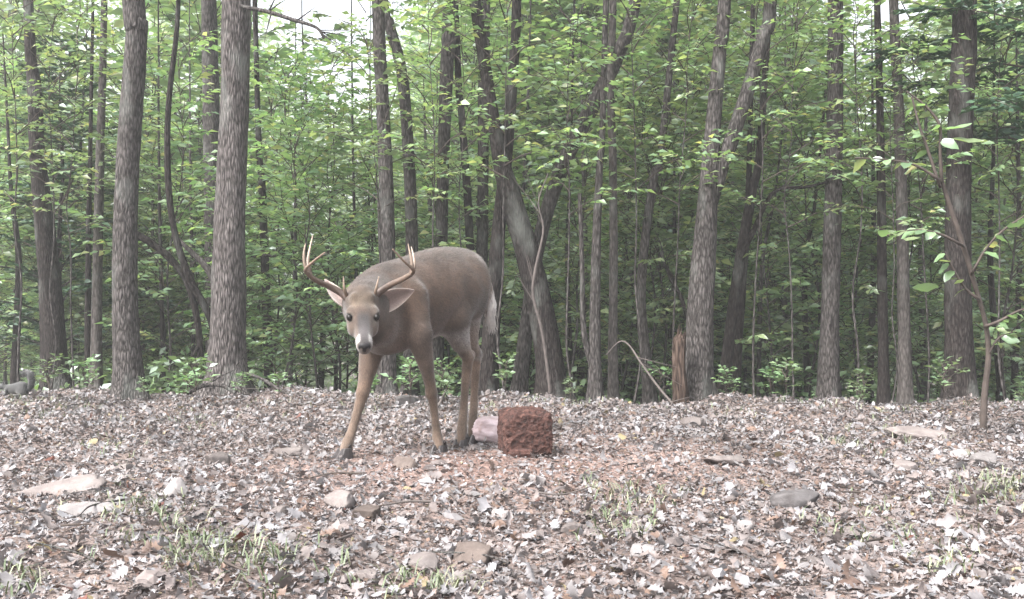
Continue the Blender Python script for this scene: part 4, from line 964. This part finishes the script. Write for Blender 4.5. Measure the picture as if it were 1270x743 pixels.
for vt in bm_.vertices:
    w_ = Vector((vt.co.x / .1125, vt.co.y / .1, vt.co.z / .1075))
    for d_, t_ in ((Vector((-.75, -.15, .65)).normalized(), 1.12), (Vector((.62, .0, .75)).normalized(), 1.24), (Vector((.1, -.55, .8)).normalized(), 1.2)):
        h_ = w_.dot(d_) - t_
        if h_ > 0: w_ = w_ - d_ * h_ * .8
    front = max(0, -w_.y - .6) + max(0, w_.z - .8)
    w_ *= 1 + (.035 + .05 * front) * mnoise.fractal(w_ * 4.5, .7, 2.2, 5)
    vt.co = (w_.x * .1125, w_.y * .1, w_.z * .1075)
rest('salt_lump', 'pale pinkish lump of salt behind the reddish block', 'salt lump', 622, 538, (.30, .17, .135), 'salt' if 'salt' in M else 'stone_pale', 9, .25, .12, .45, 1.6, n=26, sink=.05, tilt=(0, .12), d=5.12)
bpy.data.objects['salt_lump'].data.materials[0] = rock_mat('pink_salt', (.42, .30, .29), (.78, .68, .73), 9, .25, .5)
rest('block_chunk', 'small reddish chunk broken off in front of the mineral block', 'chunk', 646, 567, (.11, .06, .045), 'mineral', 12, .1, .12, .5, 2, n=16, sink=.2)
ST = [(267, 578, (.10, .08, .085), 'stone', 'tilted angular grey stone on the leaves between the trunks and the grass'), (217, 624, (.095, .09, .085), 'stone_pale', 'pale blocky stone with a flat top beside the grass patch'),
      (502, 585, (.115, .07, .06), 'stone_brown', 'flat brown stone lying before the deer front hoof'), (584, 690, (.135, .10, .065), 'stone_brown', 'largest grey brown stone among the foreground leaves'),
      (521, 697, (.09, .08, .05), 'stone', 'dull grey stone beside the largest foreground stone'), (421, 627, (.105, .09, .075), 'stone', 'rounded grey stone in front of the splayed foreleg'),
      (456, 643, (.10, .08, .055), 'stone_brown', 'brown wedge shaped stone near the rounded grey one'), (990, 625, (.17, .12, .075), 'stone_dark', 'dark slate stone with a flat top in the open leaves'),
      (900, 575, (.19, .14, .05), 'stone', 'low flat grey stone below the thick forked trunk'), (1148, 541, (.38, .22, .06), 'stone', 'wide flat grey slab sunk in the leaves near the thick dark trunk'),
      (662, 606, (.11, .08, .045), 'stone_pale', 'flat pale stone before the mineral block'), (729, 600, (.065, .05, .04), 'stone_dark', 'small dark stone to one side of the mineral block'),
      (356, 560, (.13, .09, .055), 'stone', 'flat grey stone between the fallen branch and the deer'), (62, 622, (.30, .16, .05), 'stone', 'long flat grey slab on the shaded side of the clearing'),
      (104, 652, (.16, .1, .05), 'stone_pale', 'flat pale stone below the long grey slab'), (925, 655, (.075, .055, .04), 'stone_pale', 'small pale stone near the dark slate stone'),
      (1122, 585, (.11, .08, .055), 'stone', 'grey stone half buried below the wide flat slab'), (1225, 575, (.12, .09, .07), 'stone_pale', 'pale rounded stone by the base of the foreground sapling'),
      (1192, 560, (.10, .07, .05), 'stone_pale', 'pale small stone next to the wide slab'), (860, 535, (.13, .09, .07), 'stone', 'grey stone at the foot of the broken stump'),
      (508, 499, (.20, .12, .09), 'stone_dark', 'dark stone at the clearing edge behind the deer legs'), (708, 660, (.07, .06, .045), 'stone', None), (345, 640, (.06, .05, .035), 'stone', None), (800, 690, (.07, .06, .04), 'stone_pale', None),
      (1060, 655, (.065, .05, .035), 'stone', None), (455, 716, (.06, .05, .035), 'stone', None), (152, 590, (.07, .05, .04), 'stone', None), (620, 640, (.06, .045, .03), 'stone_pale', None), (1010, 700, (.06, .05, .035), 'stone', None), (560, 612, (.05, .04, .03), 'stone_brown', None), (850, 610, (.055, .045, .03), 'stone_pale', None)]
for i, (u, v_, s3, mk, lb) in enumerate(ST):
    rest('stone', lb or 'pebble sized stone half hidden in the leaf litter', 'stone', u, v_, s3, mk, 100 + i, random.uniform(-.6, .6), .16, .5, 1.6, 7, None if lb else 'small stones in the litter', (random.uniform(-.15, .15), random.uniform(-.15, .15)), 14, .22)

GV = Geo(); rv = np.random.default_rng(15); tet = np.array([[1, 0, 0], [.5, .8, .1], [-.6, .7, 0], [-1, -.1, .1], [-.4, -.8, 0], [.6, -.7, .05], [.55, .1, .75], [-.2, .45, .8], [-.45, -.3, .7], [.3, -.4, .65]]); tft = [[i, (i + 1) % 6, k] for i, k in zip(range(6), (6, 7, 7, 8, 9, 6))] + [[1, 7, 6], [3, 8, 7], [4, 9, 8], [5, 6, 9], [6, 7, 8], [6, 8, 9]]
for k in range(1500):
    y = 2.1 + 5.3 * rv.random(); x = rv.uniform(-.56, .56) * y; sz_ = rv.uniform(.008, .022) * (1 + .9 * (rv.random() < .12)); a = rv.uniform(0, 6.28); t3 = tet * (1 + .25 * rv.normal(size=tet.shape)) * V(1, rv.uniform(.5, .9), rv.uniform(.35, .7)) * sz_
    t3 = np.column_stack([t3[:, 0] * math.cos(a) - t3[:, 1] * math.sin(a), t3[:, 0] * math.sin(a) + t3[:, 1] * math.cos(a), t3[:, 2]]); GV.add(t3 + V(x, y, gz(x, y) + .008), tft)
tag(ob('gravel', GV.mesh('gravel', [M['gravel']], smooth=False)), 'small grey stone chips strewn through the leaf litter', 'gravel', kind='stuff')

# ------------------------------------------------------------------ sticks, twigs, vines
def stick(name, label, cat, path, d, m, group=None, twigs=0, seed=0, wob=.06):
    f = trunk_from_px_keep(path, d); sp = spline(f, 34); base = sp[0, :3].copy(); g = Geo(); g.tube(sp[:, :3], sp[:, 3], 8, 0, tree_wob(seed, wob, 3)); r_ = np.random.default_rng(seed)
    for k in range(twigs):
        j = int(r_.integers(8, 32)); dd = nrm(sp[j, :3] - sp[j - 1, :3]); q = nrm(dd + V(r_.normal(0, .6), r_.normal(0, .4), abs(r_.normal(0, .6)))); L = r_.uniform(.12, .4)
        g.tube(spline([sp[j, :3], sp[j, :3] + q * L * .5 + V(0, 0, .02), sp[j, :3] + q * L + V(r_.normal(0, .04), 0, .03)], 6), np.linspace(sp[j, 3] * .5, .0015, 6), 5)
    root = thing(name, label, cat, base, 0, group); ob('limb', g.mesh('limb', [M[m]], origin=base), root); return root
def trunk_from_px_keep(path, d):
    ds = [d] * len(path) if not hasattr(d, '__len__') else d
    return np.array([[*P(u, v, dd), w * dd / FPX / 2] for (u, v, w), dd in zip(path, ds)])
K = stick
K('fallen_branch', 'grey fallen branch slanting down from the base of the thick plated trunk', 'branch', [(304, 462, 2.5), (325, 470, 4), (345, 482, 5), (374, 497, 3)], [7.5, 7.3, 7.15, 7.0], 'bark', twigs=3, seed=1)
K('fallen_branch', 'curved dead branch lying at the foot of the thick plated trunk', 'branch', [(232, 488, 5), (250, 479, 6), (272, 477, 6), (292, 487, 4)], [7.0, 7.05, 7.05, 7.0], 'bark', twigs=2, seed=2)
K('dead_limb', 'thick dark dead limb leaning between the waving and the plated trunks', 'branch', [(164, 288, 9), (190, 303, 9), (215, 325, 9), (232, 350, 8), (245, 400, 8), (250, 470, 9)], 8.4, 'bark_dark', twigs=5, seed=3)
K('dead_limb', 'pale splintered limb propped against the thick plated trunk', 'branch', [(220, 296, 4), (240, 315, 7), (258, 335, 8), (272, 368, 6)], 8.0, 'bark_pale', twigs=2, seed=4)
K('pale_sapling', 'thin whitish dead sapling in front of the stout leaning trunk', 'sapling', [(683, 498, 4), (680, 465, 4), (672, 410, 4), (661, 365, 4), (665, 330, 4), (674, 285, 3), (668, 250, 2), (680, 215, 2)], 7.3, 'twig_pale', twigs=7, seed=5)
K('arched_twig', 'pale dead stem arching down to the ground beside the broken stump', 'branch', [(752, 440, 1.5), (768, 424, 2), (780, 428, 2.3), (795, 450, 2.6), (815, 478, 3), (840, 508, 3)], [7.4, 7.35, 7.3, 7.2, 7.1, 7.0], 'twig_pale', twigs=4, seed=6)
K('dead_limb', 'black dead limb forking above the broken stump', 'branch', [(852, 395, 5), (845, 370, 5), (832, 345, 5), (818, 312, 3)], 8.2, 'bark_dark', twigs=6, seed=7)
K('dead_limb', 'bare drooping limb reaching across from the thick plated trunk towards the antlers', 'branch', [(298, 318, 4), (330, 317, 4), (360, 320, 3), (390, 328, 2)], 8.6, 'bark_dark', twigs=5, seed=8)
K('overhanging_limb', 'crooked grey limb hanging into the open sky high above the antlers', 'branch', [(300, 8, 5), (330, 14, 5), (362, 24, 5), (392, 34, 4), (402, 48, 3)], [7.6, 7.5, 7.4, 7.3, 7.3], 'bark', twigs=9, seed=9)
K('arched_twig', 'brown dead stem slanting up among the leaves between deer legs', 'branch', [(541, 508, 3), (548, 495, 3), (556, 478, 2)], [6.4, 6.5, 6.6], 'twig_pale', seed=10)
for i in range(46):
    u = random.uniform(20, 1250); v_ = random.choice([random.uniform(488, 512), random.uniform(500, 720)]); d = min(CAM_Z * FPX / (v_ - 371.5), 7.4); x = P(u, v_, d)[0]; L = random.uniform(.08, .4) * (1.3 if v_ < 520 else .7); a = random.uniform(0, 6.28)
    pts = [V(x, d, gz(x, d) + .03), V(x + L * .5 * math.cos(a), d + L * .5 * math.sin(a), 0), V(x + L * math.cos(a + .3), d + L * math.sin(a + .3), 0)]
    pts[1][2] = gz(pts[1][0], pts[1][1]) + .035; pts[2][2] = gz(pts[2][0], pts[2][1]) + random.uniform(.02, .07)
    g = Geo(); rr_ = random.uniform(.0025, .006); g.tube(spline(pts, 12), np.linspace(rr_, rr_ * .4, 12), 6, 0, tree_wob(i, .1, 3)); o = ob('stick', g.mesh('stick', [M[random.choice(['twig', 'bark', 'twig_pale', 'bark'])]], origin=pts[0]), None, pts[0])
    tag(o, 'thin dry stick lying in the fallen leaves', 'stick', 'sticks scattered in the litter')

# ------------------------------------------------------------------ foreground sapling with large leaves, cedars
d0 = 5.55; fs = [(1219, 532, 9), (1221, 490, 8), (1226, 440, 7), (1222, 400, 6), (1208, 350, 6), (1193, 300, 6), (1180, 262, 6), (1168, 225, 5)]
pr = trunk_from_px_keep(fs, d0); pr[0][2] = gz(pr[0][0], pr[0][1]) - .03; base = pr[0][:3].copy()
fsap = thing('foreground_sapling', 'bare-stemmed forked sapling with a few large yellow-green leaves before the thick dark trunk', 'sapling', base)
g = Geo(); sp = spline(pr, 50); g.tube(sp[:, :3], sp[:, 3], 10, 0, tree_wob(3, .06)); ob('stem', g.mesh('stem', [M['twig']], origin=base), fsap)
LPX = []
for br_ in ([(1168, 228, 5), (1166, 190, 4), (1165, 155, 4), (1148, 132, 3), (1124, 113, 2)], [(1166, 232, 4), (1152, 190, 4), (1140, 155, 3), (1131, 120, 2)], [(1222, 405, 5), (1240, 398, 4), (1265, 385, 3), (1295, 380, 2)], [(1195, 305, 4), (1165, 290, 3), (1135, 285, 2), (1100, 292, 2)],
            [(1214, 372, 4), (1196, 356, 3), (1180, 330, 3), (1172, 312, 2)], [(1205, 340, 4), (1222, 310, 3), (1245, 285, 3), (1280, 262, 2)], [(1168, 225, 4), (1135, 205, 3), (1100, 198, 2), (1060, 196, 2)], [(1226, 440, 3), (1238, 420, 3), (1256, 412, 2)]):
    q = spline(trunk_from_px_keep(br_, d0 + random.uniform(-.25, .1)), 18); q[0, :3] = spline(trunk_from_px_keep(br_, d0), 2)[0, :3]; g = Geo(); g.tube(q[:, :3], q[:, 3], 6); LPX.append((q, ob('branch', g.mesh('branch', [M['twig']], origin=base), fsap)))
g = Geo(); tv, tf = grid_leaf([0, .12, .3, .5, .7, .86, 1], [.01, .16, .26, .28, .21, .11, .005], .5, .22, .1, .01, 5); g.add(tv, tf); BL = g.mesh('leaf', [M['leaf']])
g = Geo(); tv, tf = grid_leaf([0, .12, .3, .5, .7, .86, 1], [.01, .18, .30, .31, .23, .12, .005], -.6, .15, -.1, .012, 6); g.add(tv, tf); BL2 = g.mesh('leaf', [M['leaf']])
rl = np.random.default_rng(21)
for bi, (q, bo) in enumerate(LPX):
    nL = (5, 3, 9, 8, 7, 11, 7, 6)[bi]
    for k in range(nL):
        t = .3 + .7 * (k + rl.random() * .6) / nL; j = min(16, int(t * 17)); p = q[j, :3]; dv_ = nrm(q[j + 1, :3] - q[j, :3])
        yaw = math.atan2(dv_[1], dv_[0]) + (1 if k % 2 else -1) * rl.uniform(.3, 1.2)
        ob('leaf', BL if rl.random() < .5 else BL2, bo, p - base, (rl.normal(0, .5), rl.uniform(-.1, .6), yaw), rl.uniform(.07, .115))
for (u, v_, rz, s_) in [(1172, 160, .1, .16), (1180, 172, -.2, .17), (1112, 292, -2.6, .15), (1120, 296, -1.2, .14), (1226, 330, .2, .12), (1165, 355, 2.6, .15), (1150, 205, 3.0, .13)]:
    ob('leaf', BL, fsap, P(u, v_, d0 - .05) - base, (rl.normal(.2, .3), rl.uniform(.0, .5), rz), s_)

CED = []
TN = (np.array([[0, 0, 0], [.4, .2, .05], [.4, -.2, .05], [1, 0, 0]]), np.array([[0, 2, 3], [0, 3, 1]]))
for i in range(2): CED.append(grow(400 + i, (5.2, 4.2)[i], 0.05, (.36, .10)[i], 46, (1.6, 1.2)[i], 0.085, 'cedar', 'bark_dark', (25, -8), TN, 0.24, 22, 0.075, droop=.1, tilt=.9, top_taper=.75)[:2])
for (x, y, i, sc, rz, lb) in [(P(1312, 0, 7.6)[0], 7.6, 0, 1.0, .4, 'dark green cedar beside the thick dark furrowed trunk'), (P(70, 0, 9.8)[0], 9.8, 1, .85, 1.0, 'dark green cedar in the shade behind the crooked dark tree')]:
    copy_pair('cedar_tree', lb, 'tree', CED[i], (x, y, gz(x, y) - .03), rz, sc, None, ('trunk', 'crown'))

# ------------------------------------------------------------------ grass and tiny weeds in the litter
GR = Geo(); gr = np.random.default_rng(5)
for (u, v_, du, dv_, nt) in [(175, 640, 40, 30, 26), (250, 690, 70, 30, 60), (300, 715, 50, 20, 30), (140, 560, 40, 20, 12), (235, 522, 40, 10, 14), (760, 625, 50, 22, 40), (770, 665, 30, 12, 14), (1240, 618, 40, 22, 60), (1060, 640, 50, 20, 14), (1060, 550, 40, 10, 14), (60, 515, 60, 12, 30), (530, 725, 40, 12, 22),
                            (1150, 690, 60, 30, 20), (1000, 508, 220, 5, 50), (700, 505, 100, 4, 26), (20, 735, 30, 15, 14), (40, 500, 60, 5, 30), (1110, 540, 60, 16, 16), (400, 510, 90, 8, 14)]:
    for k in range(nt):
        uu = gr.normal(u, du * .8); vv = gr.normal(v_, dv_ * .7); vv = max(vv, 492); d = CAM_Z * FPX / (vv - 371.5); p = P(uu, vv, d); nb_ = int(gr.integers(2, 7))
        for b_ in range(nb_):
            a = gr.uniform(0, 6.28); L = gr.uniform(.02, .065); o_ = V(math.cos(a), math.sin(a), 0); bx = p[0] + gr.normal(0, .015); by = p[1] + gr.normal(0, .015); bz = gz(bx, by) + .008
            sd = V(-o_[1], o_[0], 0) * gr.uniform(.0015, .003); b0 = V(bx, by, bz); m1 = b0 + o_ * L * .35 + V(0, 0, L * .6); e = b0 + o_ * L * .95 + V(0, 0, L * .7)
            GR.add([b0 - sd, b0 + sd, m1 - sd * .8, m1 + sd * .8, e], [[0, 1, 3], [0, 3, 2], [2, 3, 4]])
tag(ob('grass', GR.mesh('grass', [M['grass']])), 'sparse short green grass sprouting through the leaf litter', 'grass', kind='stuff')

# ------------------------------------------------------------------ the moist air of the wood
hz = bpy.data.materials.new('forest_haze'); hz.use_nodes = True; hn_ = hz.node_tree; hn_.nodes.clear()
ho = hn_.nodes.new('ShaderNodeOutputMaterial'); hv = hn_.nodes.new('ShaderNodeVolumePrincipled')
hv.inputs['Color'].default_value = (.93, .95, .95, 1); hv.inputs['Density'].default_value = 0.0045; hv.inputs['Anisotropy'].default_value = 0.2
hn_.links.new(hv.outputs[0], ho.inputs['Volume'])
zb = -12.0; zt = 26.0
bv = [(x, y, z) for x in (-420, 420) for y in (-70, 920) for z in (float(Z.min()) - 1, zt)]
hm = mesh_tris('haze', bv, [[0, 1, 3, 2], [4, 6, 7, 5], [0, 4, 5, 1], [2, 3, 7, 6], [0, 2, 6, 4], [1, 5, 7, 3]], [hz], smooth=False)
tag(ob('haze', hm), 'thin pale haze filling the wood', 'haze', kind='stuff')
